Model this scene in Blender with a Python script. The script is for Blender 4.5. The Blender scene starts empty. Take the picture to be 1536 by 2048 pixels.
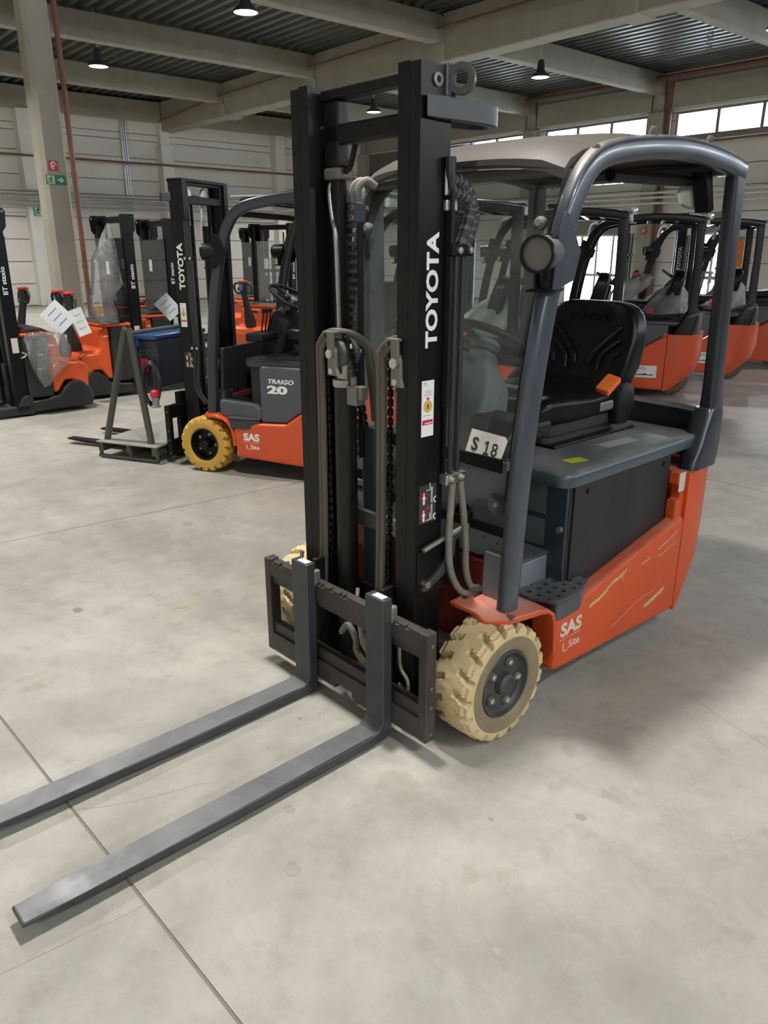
import bpy, bmesh, math, random
from mathutils import Vector, Matrix, Euler
random.seed(7)
PI = math.pi
SC = bpy.context.scene
COL = SC.collection

# ------------------------------------------------------------------ camera
cam_d = bpy.data.cameras.new('camera')
cam = bpy.data.objects.new('camera', cam_d)
COL.objects.link(cam)
cam.location = (1.92512, -1.40208, 1.55565)
cam.rotation_euler = Vector((-0.71721, 0.61706, -0.32380)).to_track_quat('-Z', 'Y').to_euler()
cam_d.sensor_fit = 'VERTICAL'
cam_d.sensor_height = 36.0
cam_d.lens = 36.0 * 1530.2 / 2048.0
cam_d.clip_start = 0.05
cam_d.clip_end = 200
SC.camera = cam

# ------------------------------------------------------------------ daylight outside the hall
wd = bpy.data.worlds.new('sky')
SC.world = wd
wd.use_nodes = True
wd.node_tree.nodes['Background'].inputs['Color'].default_value = (0.86, 0.93, 1.0, 1)
wd.node_tree.nodes['Background'].inputs['Strength'].default_value = 20.0

# ------------------------------------------------------------------ exposure
SC.view_settings.view_transform = 'Standard'
SC.view_settings.look = 'None'
SC.view_settings.gamma = 1.0
SC.view_settings.use_curve_mapping = False
SC.view_settings.exposure = 0.14
SC.cycles.max_bounces = 8
SC.cycles.diffuse_bounces = 4
SC.cycles.glossy_bounces = 4
SC.cycles.transparent_max_bounces = 16
SC.cycles.use_denoising = True
SC.cycles.sample_clamp_indirect = 6.0
SC.cycles.caustics_reflective = False
SC.cycles.caustics_refractive = False

LAMP_POWER = 118.0
LAMPS = [(x, y) for x, y in ((-14.25, 5.5), (-9.35, 5.5), (-4.6, 5.5), (-9.35, 12.5), (-4.6, 12.5), (0.25, 12.5), (-14.75, 12.6), (-19.4, 14.4), (-19.2, 4.4))] + [(x, y) for y in (-6.6, 0.2) for x in (-19.4, -14.6, -9.8, -5.0, -0.25, 4.5)]  # visible grid continued; unseen lamps along the long wall added to brighten it

# ------------------------------------------------------------------ materials
MATS = {}
def mat(name, col, rough=0.5, metal=0.0, col2=None, nscale=6.0, nlo=0.4, nhi=0.65, bump=0.0, bscale=40.0, emit=0.0,
        coat=0.0, spec=0.5, col3=None, n3=30.0, lo3=0.62, hi3=0.72, dust=None, dust_amt=0.6, rough2=None, trans=0.0, ndetail=6.0, stretch=None):
    if name in MATS:
        return MATS[name]
    m = bpy.data.materials.new(name)
    m.use_nodes = True
    nt = m.node_tree
    b = nt.nodes['Principled BSDF']
    b.inputs['Roughness'].default_value = rough
    b.inputs['Metallic'].default_value = metal
    b.inputs['Specular IOR Level'].default_value = spec
    b.inputs['Coat Weight'].default_value = coat
    b.inputs['Coat Roughness'].default_value = 0.08
    c = (*col, 1)
    b.inputs['Base Color'].default_value = c
    L = nt.links.new
    tc = nt.nodes.new('ShaderNodeTexCoord')
    out = None
    vec = tc.outputs['Object']
    if stretch:
        mp = nt.nodes.new('ShaderNodeMapping'); mp.inputs['Scale'].default_value = stretch
        L(vec, mp.inputs['Vector']); vec = mp.outputs['Vector']
    def noise(scale, detail=6.0, rgh=0.6):
        n = nt.nodes.new('ShaderNodeTexNoise'); n.inputs['Scale'].default_value = scale
        n.inputs['Detail'].default_value = detail; n.inputs['Roughness'].default_value = rgh
        L(vec, n.inputs['Vector']); return n.outputs['Fac']
    def ramp(fac, lo, hi):
        r = nt.nodes.new('ShaderNodeMapRange'); r.inputs['From Min'].default_value = lo; r.inputs['From Max'].default_value = hi
        r.clamp = True; L(fac, r.inputs['Value']); return r.outputs['Result']
    def mix(fac, a, bb):
        x = nt.nodes.new('ShaderNodeMix'); x.data_type = 'RGBA'
        L(fac, x.inputs['Factor'])
        if hasattr(a, 'links'): L(a, x.inputs['A'])
        else: x.inputs['A'].default_value = a
        x.inputs['B'].default_value = bb
        return x.outputs['Result']
    cur = c
    if col2:
        f = ramp(noise(nscale, ndetail), nlo, nhi); cur = mix(f, cur, (*col2, 1))
        if rough2 is not None:
            r = nt.nodes.new('ShaderNodeMapRange'); r.inputs['To Min'].default_value = rough; r.inputs['To Max'].default_value = rough2
            L(f, r.inputs['Value']); L(r.outputs['Result'], b.inputs['Roughness'])
    if col3:
        cur = mix(ramp(noise(n3, 8.0, 0.7), lo3, hi3), cur, (*col3, 1))
    if dust:
        g = nt.nodes.new('ShaderNodeNewGeometry'); s = nt.nodes.new('ShaderNodeSeparateXYZ'); L(g.outputs['Normal'], s.inputs['Vector'])
        f = ramp(s.outputs['Z'], 0.35, 0.95)
        mu = nt.nodes.new('ShaderNodeMath'); mu.operation = 'MULTIPLY'; L(f, mu.inputs[0])
        L(ramp(noise(5.0), 0.25, 0.7), mu.inputs[1])
        m2 = nt.nodes.new('ShaderNodeMath'); m2.operation = 'MULTIPLY'; L(mu.outputs[0], m2.inputs[0]); m2.inputs[1].default_value = dust_amt
        cur = mix(m2.outputs[0], cur, (*dust, 1))
        r = nt.nodes.new('ShaderNodeMapRange'); r.inputs['To Min'].default_value = rough; r.inputs['To Max'].default_value = 0.85
        L(m2.outputs[0], r.inputs['Value']); L(r.outputs['Result'], b.inputs['Roughness'])
    if hasattr(cur, 'links'):
        L(cur, b.inputs['Base Color'])
    if bump:
        bp = nt.nodes.new('ShaderNodeBump'); bp.inputs['Strength'].default_value = bump; bp.inputs['Distance'].default_value = 0.01
        L(noise(bscale, 5.0), bp.inputs['Height']); L(bp.outputs['Normal'], b.inputs['Normal'])
    if emit:
        b.inputs['Emission Color'].default_value = c; b.inputs['Emission Strength'].default_value = emit
    if trans:
        b.inputs['Transmission Weight'].default_value = trans
    MATS[name] = m
    return m

def thin(name, tint, gloss=0.1, veil=0.0, veilcol=(0.6, 0.6, 0.58), rough=0.04, fres=1.45, crinkle=0.0):
    """thin clear sheet: see-through, with mirror reflections by angle and a veil of dirt or haze in the film"""
    if name in MATS:
        return MATS[name]
    m = bpy.data.materials.new(name); m.use_nodes = True
    nt = m.node_tree; nt.nodes.clear(); L = nt.links.new
    o = nt.nodes.new('ShaderNodeOutputMaterial')
    t = nt.nodes.new('ShaderNodeBsdfTransparent'); t.inputs['Color'].default_value = (*tint, 1)
    g = nt.nodes.new('ShaderNodeBsdfGlossy'); g.inputs['Roughness'].default_value = rough
    f = nt.nodes.new('ShaderNodeFresnel'); f.inputs['IOR'].default_value = fres
    mx = nt.nodes.new('ShaderNodeMath'); mx.operation = 'ADD'; mx.use_clamp = True
    L(f.outputs[0], mx.inputs[0]); mx.inputs[1].default_value = gloss
    a = nt.nodes.new('ShaderNodeMixShader'); L(mx.outputs[0], a.inputs[0]); L(t.outputs[0], a.inputs[1]); L(g.outputs[0], a.inputs[2])
    cur = a.outputs[0]
    tc = nt.nodes.new('ShaderNodeTexCoord')
    if veil:
        d = nt.nodes.new('ShaderNodeBsdfDiffuse'); d.inputs['Color'].default_value = (*veilcol, 1)
        tl = nt.nodes.new('ShaderNodeBsdfTranslucent'); tl.inputs['Color'].default_value = (*veilcol, 1)
        dd = nt.nodes.new('ShaderNodeMixShader'); dd.inputs[0].default_value = 0.5
        L(d.outputs[0], dd.inputs[1]); L(tl.outputs[0], dd.inputs[2])
        n = nt.nodes.new('ShaderNodeTexNoise'); n.inputs['Scale'].default_value = 5.0; n.inputs['Detail'].default_value = 6
        L(tc.outputs['Object'], n.inputs['Vector'])
        r = nt.nodes.new('ShaderNodeMapRange'); r.inputs['From Min'].default_value = 0.3; r.inputs['From Max'].default_value = 0.8
        r.inputs['To Min'].default_value = veil * 0.5; r.inputs['To Max'].default_value = veil * 1.6
        L(n.outputs['Fac'], r.inputs['Value'])
        v = nt.nodes.new('ShaderNodeMixShader'); L(r.outputs['Result'], v.inputs[0]); L(cur, v.inputs[1]); L(dd.outputs[0], v.inputs[2])
        cur = v.outputs[0]
    if crinkle:
        n = nt.nodes.new('ShaderNodeTexNoise'); n.inputs['Scale'].default_value = 14.0; n.inputs['Detail'].default_value = 4; n.inputs['Distortion'].default_value = 1.2
        L(tc.outputs['Object'], n.inputs['Vector'])
        bp = nt.nodes.new('ShaderNodeBump'); bp.inputs['Strength'].default_value = crinkle; bp.inputs['Distance'].default_value = 0.05
        L(n.outputs['Fac'], bp.inputs['Height']); L(bp.outputs['Normal'], g.inputs['Normal'])
    L(cur, o.inputs['Surface'])
    MATS[name] = m
    return m

# floor slabs, walls, roof
M_FLOOR = mat('worn_concrete_floor', (0.385, 0.371, 0.337), 0.42, 0, (0.28, 0.268, 0.24), 1.1, 0.36, 0.68, 0.12, 60, col3=(0.225, 0.215, 0.188), n3=2.6, lo3=0.5, hi3=0.8, rough2=0.58, spec=0.4, ndetail=9.0)
def floor_marks(m):
    """pale scuffs, speckle and dark blotches over the slab colour"""
    nt = m.node_tree; L = nt.links.new; b = nt.nodes['Principled BSDF']; cur = b.inputs['Base Color'].links[0].from_socket
    tc = next(n for n in nt.nodes if n.type == 'TEX_COORD')
    def layer(cur, scale, lo, hi, col, amt, detail=8.0, rough=0.75, dist=0.0):
        n = nt.nodes.new('ShaderNodeTexNoise'); n.inputs['Scale'].default_value = scale; n.inputs['Detail'].default_value = detail
        n.inputs['Roughness'].default_value = rough; n.inputs['Distortion'].default_value = dist; L(tc.outputs['Object'], n.inputs['Vector'])
        r = nt.nodes.new('ShaderNodeMapRange'); r.inputs['From Min'].default_value = lo; r.inputs['From Max'].default_value = hi; r.inputs['To Max'].default_value = amt
        L(n.outputs['Fac'], r.inputs['Value'])
        x = nt.nodes.new('ShaderNodeMix'); x.data_type = 'RGBA'; L(r.outputs['Result'], x.inputs['Factor']); L(cur, x.inputs['A']); x.inputs['B'].default_value = (*col, 1)
        return x.outputs['Result']
    cur = layer(cur, 3.5, 0.46, 0.68, (0.49, 0.477, 0.428), 0.4, dist=0.3)
    cur = layer(cur, 0.6, 0.42, 0.72, (0.19, 0.183, 0.16), 0.6)
    cur = layer(cur, 9.0, 0.53, 0.74, (0.19, 0.18, 0.157), 0.55)
    cur = layer(cur, 40.0, 0.6, 0.75, (0.5, 0.49, 0.44), 0.25)
    cur = layer(cur, 3.2, 0.66, 0.7, (0.23, 0.2, 0.15), 0.35, 3.0, 0.5)
    L(cur, b.inputs['Base Color'])
floor_marks(M_FLOOR)
M_JOINT = mat('dark_joint_filler', (0.19, 0.17, 0.142), 0.9)
M_SPOT = mat('dark_floor_spot', (0.2, 0.19, 0.17), 0.6, 0, (0.3, 0.285, 0.25), 9.0)
M_CONC = mat('precast_concrete', (0.385, 0.36, 0.3), 0.85, 0, (0.325, 0.303, 0.25), 1.6, 0.4, 0.7, 0.15, 30)
M_WALL = mat('painted_wall_panel', (0.8, 0.78, 0.73), 0.8, 0, (0.74, 0.72, 0.665), 0.8, 0.4, 0.7, 0.05, 40)
M_DECK = mat('galvanised_roof_deck', (0.13, 0.14, 0.135), 0.42, 0.5, (0.1, 0.106, 0.1), 2.0)
M_PIPE_RED = mat('rust_red_pipe', (0.21, 0.085, 0.055), 0.6, 0, (0.15, 0.062, 0.042), 5.0)
M_WALLGAP = mat('panel_joint_backing', (0.3, 0.28, 0.245), 0.9)  # darker backing that shows in the joints between panels
M_GALV = mat('galvanised_conduit', (0.55, 0.56, 0.56), 0.35, 0.7)
M_WHITE_METAL = mat('white_metal_trim', (0.78, 0.78, 0.76), 0.5)
M_GREYFRAME = mat('grey_window_frame', (0.2, 0.19, 0.18), 0.5)
M_LOUVRE = mat('grey_louvre', (0.17, 0.15, 0.145), 0.6)
M_SKYGLASS = thin('window_pane_glass', (0.95, 0.97, 1.0), 0.02)
M_LAMPGLOW = mat('lit_lamp_disc', (1.0, 0.97, 0.9), 0.5, emit=8.0)
M_LAMPGLOW.cycles.emission_sampling = 'NONE'
M_LAMPBODY = mat('lamp_body', (0.05, 0.055, 0.06), 0.4, 0.3)
M_YELLOW = mat('yellow_guard_paint', (0.62, 0.4, 0.02), 0.5)
M_RED = mat('signal_red', (0.55, 0.015, 0.03), 0.45)
M_GREEN = mat('sign_green', (0.015, 0.15, 0.08), 0.5)
M_WHITE = mat('white_print', (0.82, 0.82, 0.8), 0.5)
M_PAPER = mat('paper_white', (0.75, 0.76, 0.79), 0.7)
M_ORANGE_BOX = mat('orange_cabinet', (0.75, 0.22, 0.03), 0.5)
# trucks
M_ORANGE = mat('orange_paint', (0.6, 0.072, 0.014), 0.32, 0, coat=0.35, spec=0.5)
M_ORANGE_DUSTY = mat('dusty_orange_paint', (0.54, 0.075, 0.02), 0.45, 0, dust=(0.4, 0.33, 0.29), dust_amt=0.95)
M_ORANGE_USED = mat('scuffed_orange_paint', (0.55, 0.074, 0.018), 0.4, 0, (0.45, 0.06, 0.016), 3.0, 0.45, 0.75, coat=0.08, spec=0.35, col3=(0.3, 0.1, 0.05), n3=13.0, lo3=0.7, hi3=0.8, dust=(0.5, 0.38, 0.3), dust_amt=0.45)
M_PRIMER_SHADED = mat('shaded_red_primer_chassis', (0.12, 0.016, 0.011), 0.55, spec=0.3)  # red primer, its colour darkened to stand in for shade behind the mast
M_GREY = mat('blue_grey_paint', (0.055, 0.063, 0.082), 0.28, 0.15, (0.04, 0.047, 0.062), 4.0, coat=0.3, dust=(0.38, 0.35, 0.31), dust_amt=0.8)
M_GREYDK = mat('dark_blue_grey_paint', (0.02, 0.024, 0.033), 0.26, 0.0, coat=0.2, dust=(0.33, 0.31, 0.28), dust_amt=0.5)
M_GREY_DUST_LIT = mat('dusty_lit_blue_grey_paint', (0.2, 0.215, 0.25), 0.36, 0.2, (0.15, 0.163, 0.195), 4.0, 0.4, 0.7, coat=0.15, dust=(0.46, 0.44, 0.4), dust_amt=0.75)  # dusty paint, base lightened to stand in for frontal light on the cowl
M_ROOFDUST = mat('dust_covered_roof_panel', (0.085, 0.077, 0.07), 0.55, 0, (0.06, 0.054, 0.05), 3.0, 0.4, 0.7, spec=0.25)
M_CHAR = mat('charcoal_truck_paint', (0.024, 0.029, 0.036), 0.3, 0.1, coat=0.3)
M_CHARDK = mat('black_truck_paint', (0.006, 0.007, 0.0085), 0.3, 0.0, coat=0.1, spec=0.3)
M_CHAR2 = mat('charcoal_body_panel', (0.07, 0.078, 0.09), 0.45)
M_BLACK = mat('black_steel', (0.007, 0.007, 0.0074), 0.36, 0.1, spec=0.22)
M_MASTBLK = mat('black_mast_paint', (0.006, 0.0058, 0.006), 0.33, 0.0, spec=0.25)
M_MAST = mat('worn_mast_steel', (0.0125, 0.0122, 0.0125), 0.5, 0.2, (0.026, 0.025, 0.0235), 7.0, 0.5, 0.8, 0.1, 80, col3=(0.13, 0.126, 0.12), n3=26.0, lo3=0.71, hi3=0.8, spec=0.3)
M_GREASE = mat('greased_rail_steel', (0.01, 0.0096, 0.0092), 0.42, 0.3, (0.028, 0.0265, 0.0245), 9.0, 0.45, 0.75, stretch=(1, 1, 0.15))
M_FORK = mat('fork_shank_paint', (0.052, 0.056, 0.061), 0.42, 0.3, (0.07, 0.073, 0.077), 9.0, 0.5, 0.8)
M_FORKTOP = mat('bare_worn_fork_steel', (0.2, 0.202, 0.217), 0.36, 0.35, (0.105, 0.106, 0.115), 6.0, 0.35, 0.7, 0.06, 90, col3=(0.5, 0.5, 0.53), n3=20.0, lo3=0.66, hi3=0.78, rough2=0.52)
M_CARR = mat('rusty_carriage_steel', (0.045, 0.038, 0.034), 0.55, 0.25, (0.078, 0.07, 0.064), 6.0, 0.4, 0.7, 0.2, 50, col3=(0.034, 0.03, 0.028), n3=16.0, lo3=0.6, hi3=0.75)
M_STEEL = mat('bright_steel', (0.5, 0.49, 0.46), 0.32, 0.9, (0.3, 0.285, 0.26), 12.0)
M_STEELGREY = mat('grey_bracket_steel', (0.22, 0.21, 0.19), 0.45, 0.5)
M_CHROME = mat('zinc_bolt', (0.62, 0.62, 0.6), 0.3, 0.9)
M_HOSE = mat('brown_rubber_hose', (0.1, 0.085, 0.066), 0.6, 0, (0.14, 0.122, 0.098), 7.0, stretch=(1, 1, 0.2))
M_HOSE_GREY = mat('grey_hose', (0.21, 0.2, 0.165), 0.6, 0, (0.14, 0.135, 0.115), 16.0)
M_HOSE_BLK = mat('black_hose', (0.02, 0.02, 0.021), 0.45)
M_PLASTIC = mat('black_plastic', (0.011, 0.0115, 0.0125), 0.45, spec=0.25, bump=0.05, bscale=200)
M_PLASTIC_GREY = mat('dusty_dark_plastic', (0.075, 0.072, 0.068), 0.6, dust=(0.3, 0.28, 0.26), dust_amt=0.8)
M_CONSOLE = mat('grey_console_plastic', (0.14, 0.15, 0.148), 0.5, dust=(0.34, 0.35, 0.34), dust_amt=0.8)
M_SEAT = mat('black_seat_vinyl', (0.006, 0.0066, 0.0075), 0.3, spec=0.22, bump=0.06, bscale=160)
M_SEATBASE = mat('dusty_seat_bellows', (0.03, 0.029, 0.027), 0.7, dust=(0.13, 0.12, 0.1), dust_amt=0.6)
M_TYRE_USED = mat('worn_cream_tyre_rubber', (0.6, 0.47, 0.265), 0.75, 0, (0.46, 0.355, 0.195), 5.0, 0.4, 0.7, 0.15, 50)
M_WALL_USED = mat('dirty_brown_tyre_sidewall', (0.2, 0.155, 0.098), 0.8, 0, (0.26, 0.2, 0.12), 7.0, 0.4, 0.7, 0.1, 60)
M_TYRE_NEW = mat('yellow_tyre_rubber', (0.56, 0.33, 0.055), 0.62)
M_TYRE_TREAD2 = mat('brown_used_tread', (0.17, 0.125, 0.075), 0.8)
M_RIM = mat('dark_wheel_rim', (0.035, 0.036, 0.038), 0.5, 0.1, (0.06, 0.058, 0.055), 6.0)
M_BATT = mat('black_battery_case', (0.014, 0.0147, 0.0165), 0.5, 0, (0.024, 0.024, 0.0255), 4.0, spec=0.3, stretch=(1, 1, 0.25))
M_BATTBLUE = mat('dark_blue_battery_end', (0.02, 0.034, 0.05), 0.4, 0, (0.032, 0.046, 0.062), 4.0)
M_HOOD = mat('blue_grey_battery_hood', (0.048, 0.07, 0.088), 0.32, 0.1, coat=0.25, dust=(0.27, 0.27, 0.25), dust_amt=0.85)
M_STEP = mat('dark_step_plate', (0.06, 0.066, 0.075), 0.4, 0.2, dust=(0.2, 0.2, 0.2), dust_amt=0.6)
M_GLASS = thin('windshield_glass', (0.6, 0.67, 0.64), 0.015, 0.1, (0.5, 0.56, 0.54), 0.0)
M_CLEAR = thin('clear_poly_guard', (0.86, 0.88, 0.9), 0.04, 0.03, (0.6, 0.65, 0.7))
M_BAG = thin('clear_plastic_film', (0.95, 0.95, 0.95), 0.1, 0.06, (0.75, 0.75, 0.75), 0.12, 1.5, 1.0)
M_BAGMILK = thin('milky_plastic_bag', (0.6, 0.6, 0.6), 0.06, 0.42, (0.75, 0.75, 0.74), 0.15, 1.5, 1.0)
M_RUBBER = mat('grey_seal_rubber', (0.1, 0.095, 0.09), 0.7)
M_LENS = mat('dusty_lamp_lens', (0.13, 0.122, 0.112), 0.35, 0.2)
M_CLEARLENS = mat('clear_lamp_lens', (0.75, 0.77, 0.78), 0.12, 0.6)
M_BELT = mat('orange_belt_buckle', (0.72, 0.15, 0.03), 0.45)
M_GOLD = mat('gold_medal_print', (0.6, 0.4, 0.03), 0.5)
M_INK = mat('black_print', (0.03, 0.03, 0.03), 0.6)
M_GREYINK = mat('grey_print', (0.33, 0.33, 0.34), 0.6)
M_PLACARD = mat('grey_white_placard', (0.6, 0.57, 0.53), 0.55)
M_LABEL = mat('yellowed_label', (0.5, 0.47, 0.38), 0.6)
M_YELLOWLABEL = mat('yellow_label', (0.5, 0.5, 0.03), 0.5)
M_RIGGREEN = mat('grey_green_rack_steel', (0.075, 0.08, 0.066), 0.42, 0.25)
M_BLUE = mat('blue_charger_lid', (0.012, 0.05, 0.18), 0.3, coat=0.3)
M_NAVY = mat('navy_charger_case', (0.016, 0.02, 0.028), 0.4)
M_PLUGGREY = mat('grey_plug_plastic', (0.22, 0.22, 0.22), 0.5)
M_STK_ORANGE = mat('stacker_orange', (0.68, 0.095, 0.02), 0.3, coat=0.35)
M_STK_GREY = mat('stacker_dark_plastic', (0.016, 0.0165, 0.017), 0.5)
M_BLUETAG = mat('blue_tag_print', (0.06, 0.18, 0.5), 0.5)
M_DISPLAY = mat('blue_display_panel', (0.08, 0.22, 0.42), 0.3)
M_SCRATCH = mat('bare_scratch', (0.42, 0.34, 0.24), 0.6, 0, (0.55, 0.36, 0.12), 20.0)
M_RUST = mat('brown_grime', (0.09, 0.06, 0.035), 0.8)
# ------------------------------------------------------------------ geometry helpers
class G:
    def __init__(s):
        s.v = []; s.f = []; s.m = None
    def add(s, vs, fs):
        o = len(s.v)
        for p in vs:
            p = Vector(p)
            if s.m is not None: p = s.m @ p
            s.v.append(p)
        s.f += [tuple(i + o for i in f) for f in fs]
        return s
    def box(s, x0, x1, y0, y1, z0, z1):
        v = [(x, y, z) for x in (x0, x1) for y in (y0, y1) for z in (z0, z1)]
        return s.add(v, [(0, 1, 3, 2), (4, 6, 7, 5), (0, 4, 5, 1), (2, 3, 7, 6), (0, 2, 6, 4), (1, 5, 7, 3)])
    def hexa(s, b, t):
        """b and t: four corners each, in the same winding (counter-clockwise seen from the t side)"""
        return s.add(list(b) + list(t), [(3, 2, 1, 0), (4, 5, 6, 7), (0, 1, 5, 4), (1, 2, 6, 5), (2, 3, 7, 6), (3, 0, 4, 7)])
    def prism(s, poly, ax, a, b):
        n = len(poly)
        def P(u, w, h):
            return {'x': (h, u, w), 'y': (u, h, w), 'z': (u, w, h)}[ax]
        v = [P(u, w, a) for u, w in poly] + [P(u, w, b) for u, w in poly]
        f = [tuple(range(n))[::-1], tuple(range(n, 2 * n))] + [(i, (i + 1) % n, n + (i + 1) % n, n + i) for i in range(n)]
        return s.add(v, f)
    def rings(s, rs, cap=True, close=False):
        n = len(rs[0]); k = len(rs); v = [p for r in rs for p in r]; f = []
        for j in range(k if close else k - 1):
            a = j * n; b = ((j + 1) % k) * n
            f += [(a + i, a + (i + 1) % n, b + (i + 1) % n, b + i) for i in range(n)]
        if cap and not close:
            f += [tuple(range(n))[::-1], tuple(range((k - 1) * n, k * n))]
        return s.add(v, f)
    def cyl(s, p0, p1, r0, r1=None, n=16, cap=True):
        p0 = Vector(p0); p1 = Vector(p1); d = (p1 - p0).normalized(); r1 = r0 if r1 is None else r1
        u = d.orthogonal().normalized(); w = d.cross(u)
        R = lambda p, r: [p + (u * math.cos(2 * PI * i / n) + w * math.sin(2 * PI * i / n)) * r for i in range(n)]
        return s.rings([R(p0, r0), R(p1, r1)], cap)
    def lathe(s, prof, org=(0, 0, 0), d=(1, 0, 0), n=32, cap=False):
        o = Vector(org); d = Vector(d).normalized()
        u = d.orthogonal().normalized(); w = d.cross(u)
        return s.rings([[o + d * h + (u * math.cos(2 * PI * i / n) + w * math.sin(2 * PI * i / n)) * r for i in range(n)] for r, h in prof], cap)
    def tube(s, pts, r, n=8, cap=True, close=False, sec=None):
        pts = [Vector(p) for p in pts]; k = len(pts); rs = []
        rad = r if isinstance(r, (list, tuple)) else [r] * k
        up = None
        for i in range(k):
            if close: t = pts[(i + 1) % k] - pts[i - 1]
            else: t = pts[min(i + 1, k - 1)] - pts[max(i - 1, 0)]
            t.normalize()
            if up is None: up = t.orthogonal().normalized() if sec is None else sec
            u = (up - t * up.dot(t)); u = u.normalized() if u.length > 1e-5 else t.orthogonal().normalized()
            up = u; w = t.cross(u)
            rs.append([pts[i] + (u * math.cos(2 * PI * j / n) + w * math.sin(2 * PI * j / n)) * rad[i] for j in range(n)])
        return s.rings(rs, cap and not close, close)
    def sweep(s, pts, prof, up, cap=True):
        """prof: 2-D section (a along side, b along up); swept along pts"""
        pts = [Vector(p) for p in pts]; k = len(pts); rs = []; up = Vector(up)
        for i in range(k):
            t = (pts[min(i + 1, k - 1)] - pts[max(i - 1, 0)]).normalized()
            u = (up - t * up.dot(t)).normalized(); w = t.cross(u)
            rs.append([pts[i] + w * a + u * b for a, b in prof])
        return s.rings(rs, cap)
    def quad(s, a, b, c, d):
        return s.add([a, b, c, d], [(0, 1, 2, 3)])
    def grid(s, fn, nu, nv):
        v = [fn(i / nu, j / nv) for j in range(nv + 1) for i in range(nu + 1)]
        return s.add(v, [(j * (nu + 1) + i, j * (nu + 1) + i + 1, (j + 1) * (nu + 1) + i + 1, (j + 1) * (nu + 1) + i) for j in range(nv) for i in range(nu)])
    def mesh(s, name, m=None, smooth=None):
        me = bpy.data.meshes.new(name)
        me.from_pydata([tuple(p) for p in s.v], [], s.f)
        bm = bmesh.new(); bm.from_mesh(me)
        bmesh.ops.recalc_face_normals(bm, faces=bm.faces)
        bm.to_mesh(me); bm.free()
        if smooth:
            me.shade_smooth(); me.set_sharp_from_angle(angle=math.radians(smooth))
        if m: me.materials.append(m)
        return me
    def build(s, name, m, parent=None, smooth=35, bevel=0, seg=2, thick=0):
        return link(name, s.mesh(name, m, smooth), parent, bevel, seg, thick)

def link(name, me, parent=None, bevel=0, seg=2, thick=0):
    o = bpy.data.objects.new(name, me); COL.objects.link(o)
    if parent: o.parent = parent
    if thick:
        md = o.modifiers.new('thickness', 'SOLIDIFY'); md.thickness = thick; md.offset = 0
    if bevel:
        md = o.modifiers.new('edge', 'BEVEL'); md.width = bevel; md.segments = seg; md.limit_method = 'ANGLE'; md.angle_limit = math.radians(40)
        md.harden_normals = False
    return o

def tag(o, label=None, cat=None, group=None, kind=None):
    for k, v in (('label', label), ('category', cat), ('group', group), ('kind', kind)):
        if v: o[k] = v
    return o

def thing(name, label, cat, loc=(0, 0, 0), rz=0.0, group=None):
    o = bpy.data.objects.new(name, None); COL.objects.link(o)
    o.empty_display_size = 0.1
    o.location = loc; o.rotation_euler = (0, 0, rz)
    return tag(o, label, cat, group)

def copy_tree(o, parent=None):
    c = o.copy(); COL.objects.link(c); c.parent = parent
    for ch in list(o.children): copy_tree(ch, c)
    return c

def struct(o, label, group=None):
    return tag(o, label, 'building', group, 'structure')

def cr(pts, n=6, close=False):
    """Catmull-Rom through the points"""
    P = [Vector(p) for p in pts]; out = []; k = len(P)
    for i in range(k if close else k - 1):
        a = P[i - 1] if (i > 0 or close) else P[0] * 2 - P[1]
        b = P[i]; c = P[(i + 1) % k]
        d = P[(i + 2) % k] if (i + 2 < k or close) else P[-1] * 2 - P[-2]
        for j in range(n):
            t = j / n
            out.append(0.5 * (2 * b + (c - a) * t + (2 * a - 5 * b + 4 * c - d) * t * t + (3 * b - a - 3 * c + d) * t ** 3))
    if not close: out.append(P[-1].copy())
    return out

def rrect(w, h, r, n=4, cx=0.0, cy=0.0):
    r = min(r, w / 2 - 1e-4, h / 2 - 1e-4); out = []
    for q, (sx, sy) in enumerate(((1, 1), (-1, 1), (-1, -1), (1, -1))):
        for i in range(n + 1):
            a = PI / 2 * q + PI / 2 * i / n
            out.append((cx + sx * (w / 2 - r) + r * math.cos(a), cy + sy * (h / 2 - r) + r * math.sin(a)))
    return out

def rrectd(w, h, r, n=4, m=10, cx=0.0, cy=0.0):
    """rounded rectangle with its long sides divided"""
    P = rrect(w, h, r, n, cx, cy); out = []
    for i, a in enumerate(P):
        b = P[(i + 1) % len(P)]; k = m if (i % (n + 1)) == n else 1
        for j in range(k): out.append((a[0] + (b[0] - a[0]) * j / k, a[1] + (b[1] - a[1]) * j / k))
    return out

def circ(cx, cy, r, n=16):
    return [(cx + r * math.cos(2 * PI * i / n), cy + r * math.sin(2 * PI * i / n)) for i in range(n)]

def plate_mesh(name, outer, holes, th, mtx, m, smooth=35):
    """flat plate with holes: outline in 2-D, thickness th, placed by mtx"""
    cu = bpy.data.curves.new('outline', 'CURVE'); cu.dimensions = '2D'; cu.fill_mode = 'BOTH'; cu.extrude = th / 2
    for poly in [outer] + list(holes):
        sp = cu.splines.new('POLY'); sp.points.add(len(poly) - 1); sp.use_cyclic_u = True
        for i, (a, b) in enumerate(poly): sp.points[i].co = (a, b, 0, 1)
    return curve_to_mesh(name, cu, mtx, m, smooth)

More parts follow.
